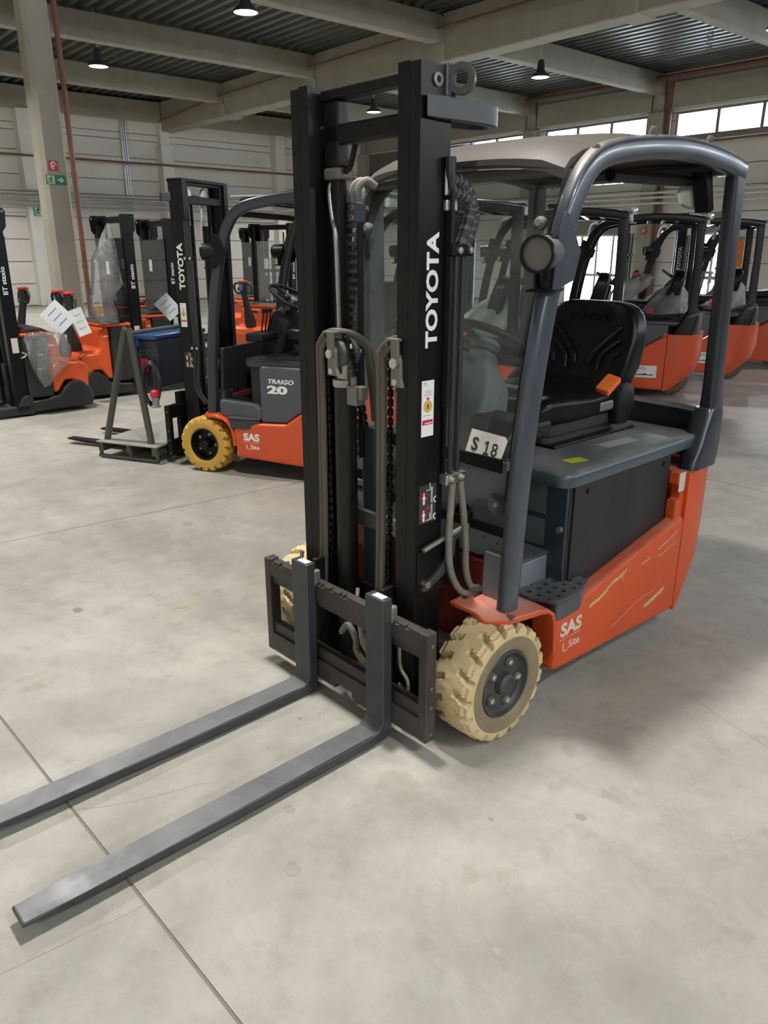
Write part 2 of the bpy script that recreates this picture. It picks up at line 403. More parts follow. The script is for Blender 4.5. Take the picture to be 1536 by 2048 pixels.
def curve_to_mesh(name, cu, mtx, m, smooth=None):
    t = bpy.data.objects.new('outline', cu); COL.objects.link(t)
    dg = bpy.context.evaluated_depsgraph_get()
    me = bpy.data.meshes.new_from_object(t.evaluated_get(dg)); me.name = name
    bpy.data.objects.remove(t); bpy.data.curves.remove(cu)
    if mtx is not None: me.transform(mtx)
    me.materials.clear()
    if m: me.materials.append(m)
    if smooth:
        me.shade_smooth(); me.set_sharp_from_angle(angle=math.radians(smooth))
    return me

def frame(org, xa, ya):
    xa = Vector(xa).normalized(); ya = Vector(ya); ya = (ya - xa * ya.dot(xa)).normalized(); za = xa.cross(ya)
    M = Matrix.Identity(4)
    for i, c in enumerate((xa, ya, za)):
        for j in range(3): M[j][i] = c[j]
    M.translation = Vector(org)
    return M

def cr2(L, n=4):
    return [(p.x, p.y) for p in cr([(a, b, 0) for a, b in L], n)]

TXT = {}
def text(s, name, m, parent, org, xa, ya, w, h=None, bold=0.0, th=0.0012, shear=0.0):
    """lettering fitted into a w x h box whose lower-left corner is org"""
    key = (s, bold, shear)
    if key not in TXT:
        cu = bpy.data.curves.new('lettering', 'FONT'); cu.body = s; cu.size = 1; cu.extrude = 0.5; cu.offset = bold; cu.shear = shear; cu.resolution_u = 3
        TXT[key] = curve_to_mesh('lettering', cu, None, None)
    me = TXT[key].copy(); me.name = name
    xs = [v.co.x for v in me.vertices]; ys = [v.co.y for v in me.vertices]
    x0, x1, y0, y1 = min(xs), max(xs), min(ys), max(ys)
    sx = w / (x1 - x0); sy = sx if h is None else h / (y1 - y0)
    me.transform(frame(org, xa, ya) @ Matrix.Diagonal((sx, sy, th, 1)) @ Matrix.Translation((-x0, -y0, 0)))
    me.materials.append(m)
    return link(name, me, parent)

def decal(name, m, parent, org, xa, ya, w, h, th=0.0012):
    g = G(); g.m = frame(org, xa, ya); g.box(0, w, 0, h, -th / 2, th / 2)
    return g.build(name, m, parent, None)
# ------------------------------------------------------------------ the hall (its grid is the world grid; the trucks stand 2.1 degrees off it)
TH = math.radians(2.1)
def W(x, y):
    """truck-row coordinates to hall coordinates"""
    return (x * math.cos(TH) - y * math.sin(TH), x * math.sin(TH) + y * math.cos(TH))
XL, YR, XE, YF = -22.7, 18.78, 9.0, -9.6      # inner faces of the four walls
ZD = 5.88                                      # underside of the roof deck
SEC = [-18.75 + 4.22 * k for k in range(7)]    # cross beams
MAIN = [-5.5, 2.62, 10.73]                     # girders
PILY = [6.39 + 4.2 * k for k in range(-3, 3)]

fl = G().box(XL - 0.3, XE + 0.3, YF - 0.3, YR + 0.3, -0.16, -0.003).build('floor', M_JOINT, None, None)
struct(fl, 'pale worn concrete floor with narrow sawn joints')
ys = [-10.3, -5.6, -0.89, 3.81, 8.5, 13.2, 18.4]
xs = [-2.5 + 4.7 * k for k in range(-4, 3)]
cx = lambda b, y: b + 0.0977 * y
rng = random.Random(3)
for i in range(len(xs)):
    for j in range(len(ys) - 1):
        b0 = xs[i]; b1 = xs[i + 1] if i + 1 < len(xs) else xs[i] + 2.2
        if i == 0: b0 -= 1.2
        y0, y1 = ys[j] + 0.0045, ys[j + 1] - 0.0045
        if j == 0: y0 += 0.6
        c = [W(cx(b0, y0) + 0.0045, y0), W(cx(b1, y0) - 0.0045, y0), W(cx(b1, y1) - 0.0045, y1), W(cx(b0, y1) + 0.0045, y1)]
        g = G().hexa([(p[0], p[1], -0.05) for p in c], [(p[0], p[1], 0.0) for p in c])
        g.build('slab', M_FLOOR, fl, None)
def spot(x, y, r, q, m=M_SPOT):
    g = G(); pts = []
    for k in range(14):
        a = 2 * PI * k / 14; rr = r * (0.75 + 0.5 * q.random())
        p = W(x + rr * math.cos(a), y + rr * 0.7 * math.sin(a)); pts.append(p)
    g.prism(pts, 'z', 0.0, 0.0006)
    return g.build('floor_stain', m, fl, None)
for x, y, r in ((0.93, 0.18, 0.018), (0.76, -0.02, 0.008), (0.82, -0.95, 0.01), (0.33, -0.42, 0.02), (0.05, -0.3, 0.012), (-0.02, -0.12, 0.011), (0.52, -0.55, 0.03), (-1.4, -0.35, 0.03), (1.05, -0.35, 0.012), (0.62, -0.2, 0.009), (-2.1, 0.6, 0.04), (1.3, 0.9, 0.02)):
    spot(x, y, r, rng)

M_OCHRE = mat('ochre_tape_residue', (0.36, 0.25, 0.1), 0.7)
def streak(pts, w, m, name='floor_crack'):
    P = cr([(x, y, 0) for x, y in pts], 6); L = []; Rr = []
    for i, p in enumerate(P):
        d = (P[min(i + 1, len(P) - 1)] - P[max(i - 1, 0)]).normalized(); nrm = Vector((-d.y, d.x, 0)) * w * (0.4 + 0.6 * rng.random())
        j = Vector((-d.y, d.x, 0)) * w * (rng.random() - 0.5) * 2
        L.append(W((p + nrm + j).x, (p + nrm + j).y)); Rr.append(W((p - nrm + j).x, (p - nrm + j).y))
    G().prism(L + Rr[::-1], 'z', 0.0, 0.0006).build(name, m, fl, None)
streak([(0.32, -1.26), (0.338, -1.119), (0.359, -0.957), (0.364, -0.895)], 0.0009, M_SPOT)
streak([(-0.092, -0.88), (-0.037, -0.79), (0.013, -0.671), (0.05, -0.56), (0.086, -0.508)], 0.0008, M_SPOT)
streak([(0.839, 1.027), (0.998, 0.965), (1.164, 0.914), (1.5, 0.8)], 0.0014, M_SPOT)
streak([(-1.103, 0.377), (-1.087, 0.464)], 0.007, M_OCHRE, 'floor_stain')
streak([(-1.103, -0.045), (-1.095, 0.03), (-1.089, 0.101)], 0.006, M_OCHRE, 'floor_stain')

# --- walls of precast panels
ZL = [0.0, 0.62, 1.24, 1.86, 2.48, 3.1, 3.6, 4.24, 4.74, 4.93, ZD + 0.1]
def panel_row(par, ax, f0, f1, a, b, z0, z1, holes, mm=M_WALL):
    """a row of one panel between a and b, cut where the openings are"""
    spans = [(a, b)]
    for h0, h1, hz0, hz1 in holes:
        if hz1 <= z0 + 0.01 or hz0 >= z1 - 0.01: continue
        new = []
        for s0, s1 in spans:
            if h1 <= s0 or h0 >= s1: new.append((s0, s1)); continue
            if h0 > s0 + 0.05: new.append((s0, h0))
            if h1 < s1 - 0.05: new.append((h1, s1))
        spans = new
    for s0, s1 in spans:
        g = G()
        if ax == 'x': g.box(f0, f1, s0 + 0.006, s1 - 0.006, z0 + 0.011, z1 - 0.011)
        else: g.box(s0 + 0.006, s1 - 0.006, f0, f1, z0 + 0.011, z1 - 0.011)
        g.build('panel', mm, par, None)

wl = G().box(XL - 0.25, XL - 0.06, YF - 0.2, YR + 0.2, 0, ZD + 0.1).build('wall_left', M_WALLGAP, None, None)
struct(wl, 'long cream wall of horizontal precast panels behind the stackers')
edges = [YF] + PILY + [YR]
for a, b in zip(edges[:-1], edges[1:]):
    for z0, z1 in zip(ZL[:-1], ZL[1:]): panel_row(wl, 'x', XL - 0.07, XL, a, b, z0, z1, [])

# openings in the wall on the far side: a window band under the roof and glazed doors
PILX = [XL + 0.2] + SEC
bays = list(zip(PILX[:-1], PILX[1:])) + [(SEC[-1], XE)]
HOL = []
for i, (a, b) in enumerate(bays):
    if i == 0: continue
    HOL.append((a + 0.42, b - 0.42, 4.33, 4.93))
DOORS = [(-13.1, -10.95, 0.0, 1.98), (-8.95, -7.98, 0.0, 1.98)]
HOL += DOORS
wr = link('wall_right', plate_mesh('wall_right', [(XL - 0.2, 0), (XE + 0.2, 0), (XE + 0.2, ZD + 0.1), (XL - 0.2, ZD + 0.1)],
          [[(h[0], max(h[2], 0.002)), (h[1], max(h[2], 0.002)), (h[1], h[3]), (h[0], h[3])] for h in HOL], 0.19, frame((0, YR + 0.16, 0), (1, 0, 0), (0, 0, 1)), M_WALLGAP, None))
struct(wr, 'far cream panel wall with a row of windows under the roof')
for a, b in bays:
    for z0, z1 in zip(ZL[:-1], ZL[1:]):
        zz = [(z0, z1)]
        for q0, q1 in zz: panel_row(wr, 'y', YR, YR + 0.07, a, b, q0, q1, HOL if z0 < 4.9 else [])
wn = 0
def window(x0, x1, z0, z1, panes, label, y=YR + 0.08):
    global wn
    wn += 1
    o = plate_mesh('window_frame', [(x0, z0), (x1, z0), (x1, z1), (x0, z1)],
        [[(x0 + (x1 - x0) * k / panes + 0.04, z0 + 0.04), (x0 + (x1 - x0) * (k + 1) / panes - 0.04, z0 + 0.04), (x0 + (x1 - x0) * (k + 1) / panes - 0.04, z1 - 0.04), (x0 + (x1 - x0) * k / panes + 0.04, z1 - 0.04)] for k in range(panes)],
        0.09, frame((0, y, 0), (1, 0, 0), (0, 0, 1)), M_GREYFRAME, None)
    w = link('window_%d' % wn, o)
    struct(w, label)
    for k in range(panes):
        G().box(x0 + (x1 - x0) * k / panes + 0.035, x0 + (x1 - x0) * (k + 1) / panes - 0.035, y + 0.01, y + 0.016, z0 + 0.035, z1 - 0.035).build('pane', M_SKYGLASS, w, None)
    return w
names = ['second', 'third', 'fourth', 'fifth', 'sixth', 'seventh', 'eighth']
for i, (a, b) in enumerate(bays):
    if i == 0: continue
    window(a + 0.42, b - 0.42, 4.33, 4.93, 3, 'strip of three daylight panes high in the %s bay of the far wall' % names[i - 1])
dn = 0
for h, lb in zip(DOORS, ('wide glazed door full of daylight behind the truck row', 'narrow glazed door full of daylight behind the truck row')):
    dn += 1
    x0, x1, z1 = h[0], h[1], h[3]; n = 4 if x1 - x0 > 1.5 else 2
    me = plate_mesh('door_frame', [(x0, 0.0), (x1, 0.0), (x1, z1), (x0, z1)],
        [[(x0 + (x1 - x0) * k / n + 0.035, q0), (x0 + (x1 - x0) * (k + 1) / n - 0.035, q0), (x0 + (x1 - x0) * (k + 1) / n - 0.035, q1), (x0 + (x1 - x0) * k / n + 0.035, q1)] for k in range(n) for q0, q1 in ((0.06, 0.82), (0.9, z1 - 0.05))],
        0.07, frame((0, YR + 0.1, 0), (1, 0, 0), (0, 0, 1)), M_WHITE_METAL, None)
    d = link('door_%d' % dn, me); struct(d, lb)
    for k in range(n):
        for q0, q1 in ((0.06, 0.82), (0.9, z1 - 0.05)):
            G().box(x0 + (x1 - x0) * k / n + 0.03, x0 + (x1 - x0) * (k + 1) / n - 0.03, YR + 0.105, YR + 0.11, q0, q1).build('pane', M_SKYGLASS, d, None)
# grey louvre near the corner
lv = plate_mesh('louvre_frame', [(-22.3, 4.2), (-20.3, 4.2), (-20.3, 4.92), (-22.3, 4.92)], [[(-22.24, 4.26), (-20.36, 4.26), (-20.36, 4.86), (-22.24, 4.86)]], 0.08, frame((0, YR - 0.02, 0), (1, 0, 0), (0, 0, 1)), M_LOUVRE, None)
lv = link('wall_louvre', lv); tag(lv, 'dark grey louvre high on the far wall beside the corner', 'louvre')
for k in range(5): G().box(-22.24 + k * 0.376 + 0.008, -22.24 + (k + 1) * 0.376 - 0.008, YR - 0.04, YR - 0.005, 4.26, 4.86).build('louvre_panel', M_LOUVRE, lv, None)

# the two walls behind the photographer, mostly glass
for nm, lb, ax in (('wall_front', 'plain long wall behind the viewpoint', 'y'), ('wall_side', 'end wall with a window strip behind the viewpoint', 'x')):
    a0, a1 = (XL - 0.2, XE + 0.2) if ax == 'y' else (YF - 0.2, YR + 0.2)
    n = int((a1 - a0) / 2.1); holes = []
    for k in range(n if ax == 'x' else 0):
        u0 = a0 + (a1 - a0) * k / n; u1 = a0 + (a1 - a0) * (k + 1) / n
        holes.append([(u0 + 0.12, 4.33), (u1 - 0.12, 4.33), (u1 - 0.12, 4.93), (u0 + 0.12, 4.93)])
    fr = frame((0, YF - 0.1, 0), (1, 0, 0), (0, 0, 1)) if ax == 'y' else frame((XE + 0.1, 0, 0), (0, 1, 0), (0, 0, 1))
    struct(link(nm, plate_mesh(nm, [(a0, 0), (a1, 0), (a1, ZD + 0.1), (a0, ZD + 0.1)], holes, 0.2, fr, M_WALL, None)), lb)

# --- pilasters, girders, cross beams
k = 0
for i, y in enumerate(PILY):
    top = 5.0 if i % 2 == 0 else 5.27
    g = G().box(XL - 0.05, XL + 0.33, y - 0.2, y + 0.2, 0, 4.62 if i % 2 == 0 else top)
    if i % 2 == 0: g.box(XL - 0.05, XL + 0.22, y - 0.16, y + 0.16, 4.62, 5.86)
    struct(g.build('wall_pilaster', M_CONC if y < 5 else M_WALL, None, None, 0.012, 1), 'concrete pilaster standing against the long wall', 'pilasters of the long wall')
for i, x in enumerate(PILX):
    g = G().box(x - 0.2, x + 0.2, YR - 0.33, YR + 0.05, 0, 4.95).box(x - 0.16, x + 0.16, YR - 0.22, YR + 0.05, 4.95, 5.36)
    struct(g.build('wall_pilaster', M_CONC, None, None, 0.012, 1), 'concrete pilaster standing against the far wall', 'pilasters of the far wall')
for i, y in enumerate(MAIN):
    o = G().box(XL + 0.02, XE, y - 0.22, y + 0.22, 5.03, 5.86).build('roof_girder', M_CONC, None, None, 0.02, 1)
    struct(o, ['concrete roof girder behind the viewpoint', 'concrete roof girder above the signposted column', 'big concrete girder crossing behind the mast'][i])
    for x in SEC:
        G().box(x - 0.2, x + 0.2, y - 0.3, y + 0.3, 5.0, 5.34).build('corbel', M_CONC, o, None, 0.015, 1)
        G().box(x - 0.15, x + 0.15, y - 0.29, y + 0.29, 5.34, 5.8).build('corbel', M_CONC, o, None, 0.015, 1)
ylev = [YF] + MAIN + [YR]
for x in [XL + 0.16] + SEC:
    for a, b in zip(ylev[:-1], ylev[1:]):
        z0 = 5.27 if x < -22 else 5.35
        g = G().box(x - 0.12, x + 0.12, a + 0.24, b - 0.24 if b < YR else b - 0.1, z0, 5.84)
        struct(g.build('cross_beam', M_CONC, None, None, 0.02, 1), 'concrete cross beam carrying the corrugated roof between two girders', 'concrete cross beams under the roof')
for a, b in bays:
    struct(G().box(a + 0.21, b - 0.21, YR - 0.2, YR + 0.02, 5.0, 5.62).build('edge_beam', M_CONC, None, None, 0.015, 1), 'edge beam along the head of the far wall', 'edge beams of the far wall')

# --- corrugated roof deck, ribs run along the girders
g = G(); P = 0.27; n = int((YR - YF) / P) + 2; prof = []
for i in range(n):
    y = YF - 0.1 + i * P
    prof += [(y, ZD), (y + 0.1, ZD), (y + 0.135, ZD + 0.1), (y + 0.235, ZD + 0.1)]
v = [(XL - 0.3, a, b) for a, b in prof] + [(XE + 0.3, a, b) for a, b in prof]; m_ = len(prof)
g.add(v, [(i, i + 1, m_ + i + 1, m_ + i) for i in range(m_ - 1)])
struct(g.build('ceiling', M_DECK, None, None, thick=0.006), 'dark ribbed metal roof deck above the beams')

# --- free-standing column with its pipe, signs and yellow guard
cp = [(-10.25, 2.6), (-10.2, 2.55), (-9.96, 2.55), (-9.9, 2.61), (-9.9, 2.86), (-9.94, 2.9), (-10.25, 2.9)]
g = G().prism(cp, 'z', 0, 5.05)
struct(g.build('concrete_column', M_CONC, None, None), 'square concrete column with exit sign and brown downpipe')
g = G().tube([(-9.86, 2.96, 0.62), (-9.86, 2.96, 3.3), (-9.86, 2.96, 5.2)], [0.036] * 3, 12)
for z in (1.3, 2.55, 3.9): g.cyl((-9.86, 2.96, z), (-9.86, 2.96, z + 0.05), 0.045, n=12)
tag(g.build('downpipe', M_PIPE_RED), 'brown vertical pipe strapped to the signposted column', 'pipe')
t = thing('column_guard', 'yellow steel guard around the foot of the column', 'guard', (-9.8, 3.02, 0))
for y in (0.0, 0.3): G().box(-0.06, 0.06, y - 0.045, y + 0.045, 0, 0.78).build('post', M_YELLOW, t, None, 0.01)
G().box(-0.06, 0.06, 0.05, 0.25, 0.66, 0.78).build('rail', M_YELLOW, t, None, 0.01)
def sign(name, lb, y, z, w, h, m, x=-9.895):
    t = thing(name, lb, 'sign', (x, y, z)); G().box(0, 0.006, 0, w, 0, h).build('board', m, t, None)
    return t
t = sign('fire_sign', 'small red hose sign above the exit sign on column', 2.63, 2.6, 0.13, 0.13, M_RED)
ring = [(0.0065, 0.07 + 0.034 * math.cos(a), 0.07 + 0.042 * math.sin(a)) for a in [2 * PI * i / 20 for i in range(16)]]
G().tube(ring, 0.007, 6).build('emblem', M_WHITE, t)
G().box(0.006, 0.008, 0.055, 0.08, 0.05, 0.085).box(0.006, 0.008, 0.04, 0.05, 0.02, 0.06).build('emblem', M_WHITE, t, None)
t = sign('exit_sign', 'green running man exit sign with arrow on column', 2.575, 2.42, 0.27, 0.13, M_GREEN)
M_LIME = mat('sign_pale_green', (0.5, 0.68, 0.5), 0.5)
def man(t, y0, z0, s, dark, lite, x=0.0062):
    G().box(x, x + 0.001, y0, y0 + 0.1 * s, z0, z0 + 0.11 * s).build('field', lite, t, None)
    q = G(); X = x + 0.0012
    q.lathe([(0.0001, X), (0.011 * s, X), (0.011 * s, X + 0.001), (0.0001, X + 0.001)], (0, y0 + 0.055 * s, z0 + 0.092 * s), (1, 0, 0), 10)
    for a, b in (((0.05, 0.08), (0.04, 0.045)), ((0.04, 0.045), (0.062, 0.03)), ((0.062, 0.03), (0.058, 0.008)), ((0.04, 0.045), (0.025, 0.022)), ((0.025, 0.022), (0.008, 0.02)), ((0.05, 0.076), (0.075, 0.062)), ((0.048, 0.076), (0.025, 0.068)), ((0.025, 0.068), (0.02, 0.05))):
        q.tube([(X, y0 + a[0] * s, z0 + a[1] * s), (X, y0 + b[0] * s, z0 + b[1] * s)], 0.007 * s, 6)
    q.build('emblem', dark, t)
man(t, 0.015, 0.01, 1.0, M_GREEN, M_LIME)
G().prism([(0.15, 0.055), (0.2, 0.055), (0.185, 0.03), (0.205, 0.03), (0.245, 0.065), (0.205, 0.1), (0.185, 0.1), (0.2, 0.075), (0.15, 0.075)], 'x', 0.006, 0.008).build('arrow', M_LIME, t, None)
t = sign('exit_sign', 'green exit sign high on the long wall behind column', 6.3, 2.48, 0.34, 0.27, M_GREEN, XL + 0.34)
man(t, 0.03, 0.02, 2.1, M_GREEN, M_LIME)

# --- pipes and conduits on the walls
def pipe(name, lb, pts, r, m, n=8, group=None):
    return tag(G().tube(pts, r, n).build(name, m), lb, 'pipe', group)
pipe('wall_pipe', 'thin rust red pipe running along both cream walls', [(XL + 0.42, -6, 4.06), (XL + 0.42, YR - 0.45, 4.06), (XL + 0.42 + 0.05, YR - 0.4, 4.06), (XE - 0.3, YR - 0.4, 4.2)], 0.03, M_PIPE_RED)
pipe('roof_pipe', 'rust red pipe hung under the roof along the far wall', [(XL + 0.6, YR - 0.6, 5.72), (XE - 0.3, YR - 0.6, 5.62)], 0.05, M_PIPE_RED)
pipe('girder_conduit', 'thin dark conduit clipped along the big girder', [(XL + 0.4, 10.33, 5.28), (XL + 0.9, 10.33, 5.32), (XL + 4.0, 10.35, 5.5), (XL + 9, 10.35, 5.56), (XE, 10.35, 5.6)], 0.022, M_PIPE_RED)
for i, z in enumerate((2.74, 2.86, 3.0, 3.1)):
    pipe('conduit_run', 'galvanised conduit in the bundle along the long wall', [(XL + 0.4 + 0.02 * i, -6, z), (XL + 0.4 + 0.02 * i, YR - 0.4, z)], 0.028 if i != 3 else 0.045, M_GALV, group='conduits along the long wall')
for i, z in enumerate((2.74, 2.88, 3.0)):
    pipe('conduit_run', 'pale conduit in the bundle along the far wall', [(XL + 0.6, YR - 0.4, z), (XE - 0.3, YR - 0.4, z)], 0.03, M_WHITE_METAL, group='conduits along the far wall')
for i in range(3):
    pipe('conduit_drop', 'grey vertical conduit on the long wall beside the pilaster', [(XL + 0.05, 9.26 + 0.07 * i, 2.7), (XL + 0.05, 9.26 + 0.07 * i, 5.3)], 0.03, M_GALV, group='vertical conduits on the long wall')
pipe('downpipe', 'rust brown vertical pipe on the far wall pilaster', [(SEC[2] + 0.32, YR - 0.2, 0), (SEC[2] + 0.32, YR - 0.2, 5.6)], 0.07, M_PIPE_RED, 12)
g = G().box(-13.6, -11.7, YR - 0.5, YR - 0.001, 2.35, 2.62)
tag(g.build('cable_duct', M_GALV, None, None, 0.01), 'galvanised square duct low on the far wall', 'duct')

# --- fire point and cabinet on the far wall
t = thing('fire_extinguisher', 'red fire extinguisher hanging on the far wall pilaster', 'extinguisher', (SEC[2] + 0.02, YR - 0.44, 0.5))
G().lathe([(0.001, 0), (0.085, 0), (0.09, 0.02), (0.09, 0.38), (0.06, 0.44), (0.03, 0.46), (0.03, 0.49)], d=(0, 0, 1), n=20, cap=True).build('cylinder', M_RED, t)
G().box(-0.07, 0.02, -0.02, 0.02, 0.49, 0.53).build('handle', M_BLACK, t, None)
G().tube(cr([(-0.03, 0, 0.49), (-0.13, 0, 0.44), (-0.12, 0, 0.2), (-0.1, 0, 0.1)]), 0.013, 8).build('hose', M_HOSE_BLK, t)
G().lathe([(0.0915, 0.12), (0.0915, 0.27)], d=(0, 0, 1), n=20).build('label_band', M_PLACARD, t)
t = thing('fire_sign', 'tiny red extinguisher sign on the far wall pilaster', 'sign', (SEC[2] - 0.06, YR - 0.345, 1.98))
G().box(0, 0.16, -0.006, 0, 0, 0.16).build('board', M_RED, t, None)
G().box(0.03, 0.06, -0.008, -0.006, 0.03, 0.13).box(0.09, 0.13, -0.008, -0.006, 0.03, 0.07).box(0.09, 0.13, -0.008, -0.006, 0.09, 0.13).build('emblem', M_WHITE, t, None)
t = thing('wall_cabinet', 'bright orange first aid cabinet on the far wall', 'cabinet', (-7.9, YR - 0.17, 0.95))
G().box(0, 0.42, 0, 0.16, 0, 0.85).build('body', M_ORANGE_BOX, t, None, 0.01)
G().box(0.015, 0.405, -0.012, 0, 0.015, 0.835).build('door', M_ORANGE_BOX, t, None, 0.004)

# --- high bay lamps
def lamp(x, y, lb, grp):
    t = thing('high_bay_lamp', lb, 'lamp', (x, y, 4.9), 0, grp)
    G().lathe([(0.001, 0.3), (0.05, 0.3), (0.07, 0.26), (0.08, 0.12), (0.1, 0.08), (0.17, 0.03), (0.19, 0.0), (0.19, -0.02), (0.18, -0.02), (0.17, 0.0)], d=(0, 0, 1), n=24).build('housing', M_LAMPBODY, t)
    G().lathe([(0.001, -0.012), (0.176, -0.012)], d=(0, 0, 1), n=24).build('light_disc', M_LAMPGLOW, t, None)
    G().cyl((0, 0, 0.3), (0, 0, 0.96), 0.012, n=8).build('hanger', M_GALV, t)
    ld = bpy.data.lights.new('lamp_light', 'AREA'); ld.shape = 'DISK'; ld.size = 0.34; ld.energy = LAMP_POWER; ld.spread = math.radians(125); ld.color = (1.0, 0.975, 0.9)
    lo = bpy.data.objects.new('lamp_light', ld); COL.objects.link(lo); lo.parent = t; lo.location = (0, 0, -0.03)
    return t
special = {(-9.35, 5.5): 'round high bay lamp shining above the second truck', (-14.25, 5.5): 'bell shaped lamp with dark body hanging beside the column', (-9.35, 12.5): 'lit lamp beneath the roof behind the big girder', (-14.75, 12.6): 'lamp glowing between the two crossbars of the near mast', (-19.4, 14.4): 'unseen lamp added behind the near mast rail to brighten the wall'}  # the one behind the mast rail is added to light the long wall
for x, y in LAMPS:
    lb = special.get((x, y), 'unseen round high bay lamp in the roof outside the picture')
    yy = {(-9.35, 5.5): 5.6, (-14.25, 5.5): 5.3}.get((x, y), y)
    lamp(x, yy, lb, 'high bay lamps under the roof')
# ------------------------------------------------------------------ forklift truck; local axes: forks along -y, its left side is +x
def wheel(par, x_out, y, r, w, s, m_tread, m_wall, m_rim, lugs=18, worn=False, depth=0.022, step=10):
    """x_out: outer face; s=+1 when the outer face looks along +x"""
    t = bpy.data.objects.new('wheel', None); COL.objects.link(t); t.parent = par; t.location = (x_out, y, r)
    n = lugs * step; rs = []; nu = 16
    for j in range(nu + 1):
        u = j / nu; ring = []
        for i in range(n):
            a = 2 * PI * i / n; ph = (i / step + (0.5 if u > 0.5 else 0.0) + (abs(u - 0.5) * 1.1)) % 1.0
            edge = abs(u - 0.5)
            gr = (ph < 0.27) and edge > 0.17
            rr = r - (depth if gr else 0.0)
            if worn: rr += 0.0016 * math.sin(a * 37) * math.sin(u * 9 + a * 5)
            if u < 0.07 or u > 0.93: rr -= 0.007
            ring.append((-s * w * u, rr * math.sin(a), rr * math.cos(a)))
        rs.append(ring)
    side = lambda q, h: [(h, q * math.sin(2 * PI * i / n), q * math.cos(2 * PI * i / n)) for i in range(n)]
    shoulder = []
    for i in range(n):
        ph = (i / step + 0.55) % 1.0; a = 2 * PI * i / n
        q = r - 0.012 - (depth * 0.75 if ph < 0.27 else 0.0); shoulder.append((s * 0.003, q * math.sin(a), q * math.cos(a)))
    G().rings([side(r * 0.81, s * 0.005), side(r * 0.845, s * 0.006), shoulder] + rs + [side(r * 0.87, -s * (w + 0.003))], False).build('tyre', m_tread, t, 30)
    G().lathe([(r * 0.825, s * 0.004), (r * 0.81, s * 0.008), (r * 0.76, s * 0.005), (r * 0.7, s * 0.008), (r * 0.62, s * 0.004), (r * 0.575, -s * 0.004), (r * 0.56, -s * 0.03)], n=64).build('sidewall', m_wall, t)
    G().lathe([(r * 0.575, -s * 0.002), (r * 0.56, s * 0.002), (r * 0.53, s * 0.001), (r * 0.51, -s * 0.012), (r * 0.48, -s * (0.018 if worn else 0.05)), (r * 0.2, -s * (0.016 if worn else 0.05)), (r * 0.18, s * 0.004), (r * 0.13, s * 0.012), (0.001, s * 0.012)], n=48).build('rim', m_rim, t)
    G().lathe([(r * 0.87, -s * w), (r * 0.3, -s * (w - 0.01)), (0.001, -s * (w - 0.01))], n=40).build('inner_disc', m_rim, t)
    for k in range(5):
        a = 2 * PI * k / 5 + 0.35; q = r * 0.36; b = -s * (0.018 if worn else 0.052)
        c = Vector((b, q * math.sin(a), q * math.cos(a)))
        G().lathe([(0.021, 0), (0.019, s * 0.006), (0.012, s * 0.007)], c, n=12).build('nut_seat', m_rim, t, 20)
        G().lathe([(0.0145, s * 0.006), (0.0145, s * 0.006), (0.011, s * 0.015), (0.0095, s * 0.015), (0.008, s * 0.01), (0.001, s * 0.01)], c, n=6).build('lug_nut', M_CHROME if worn else M_STEEL, t, 20)
    return t

def chain_links(par, path, m=M_BLACK, pitch=0.03):
    """row of plate links along a path; returns the chain body, links are its children"""
    P = cr(path, 8); tot = sum((P[i + 1] - P[i]).length for i in range(len(P) - 1)); n = int(tot / pitch)
    ch = G().tube(P, 0.004, 6).build('lift_chain', M_GREASE, par)
    lm = G().box(-0.0075, 0.0075, -0.0095, 0.0095, -pitch * 0.43, pitch * 0.43).mesh('link', m, None)
    acc = 0; k = 0; d = pitch / 2
    for i in range(len(P) - 1):
        seg = P[i + 1] - P[i]; L = seg.length
        while d <= acc + L:
            p = P[i] + seg * ((d - acc) / L)
            o = link('link', lm, ch, 0.004, 1); o.matrix_local = Matrix.Translation(p) @ seg.to_track_quat('Z', 'Y').to_matrix().to_4x4()
            d += pitch; k += 1
        acc += L
    return ch

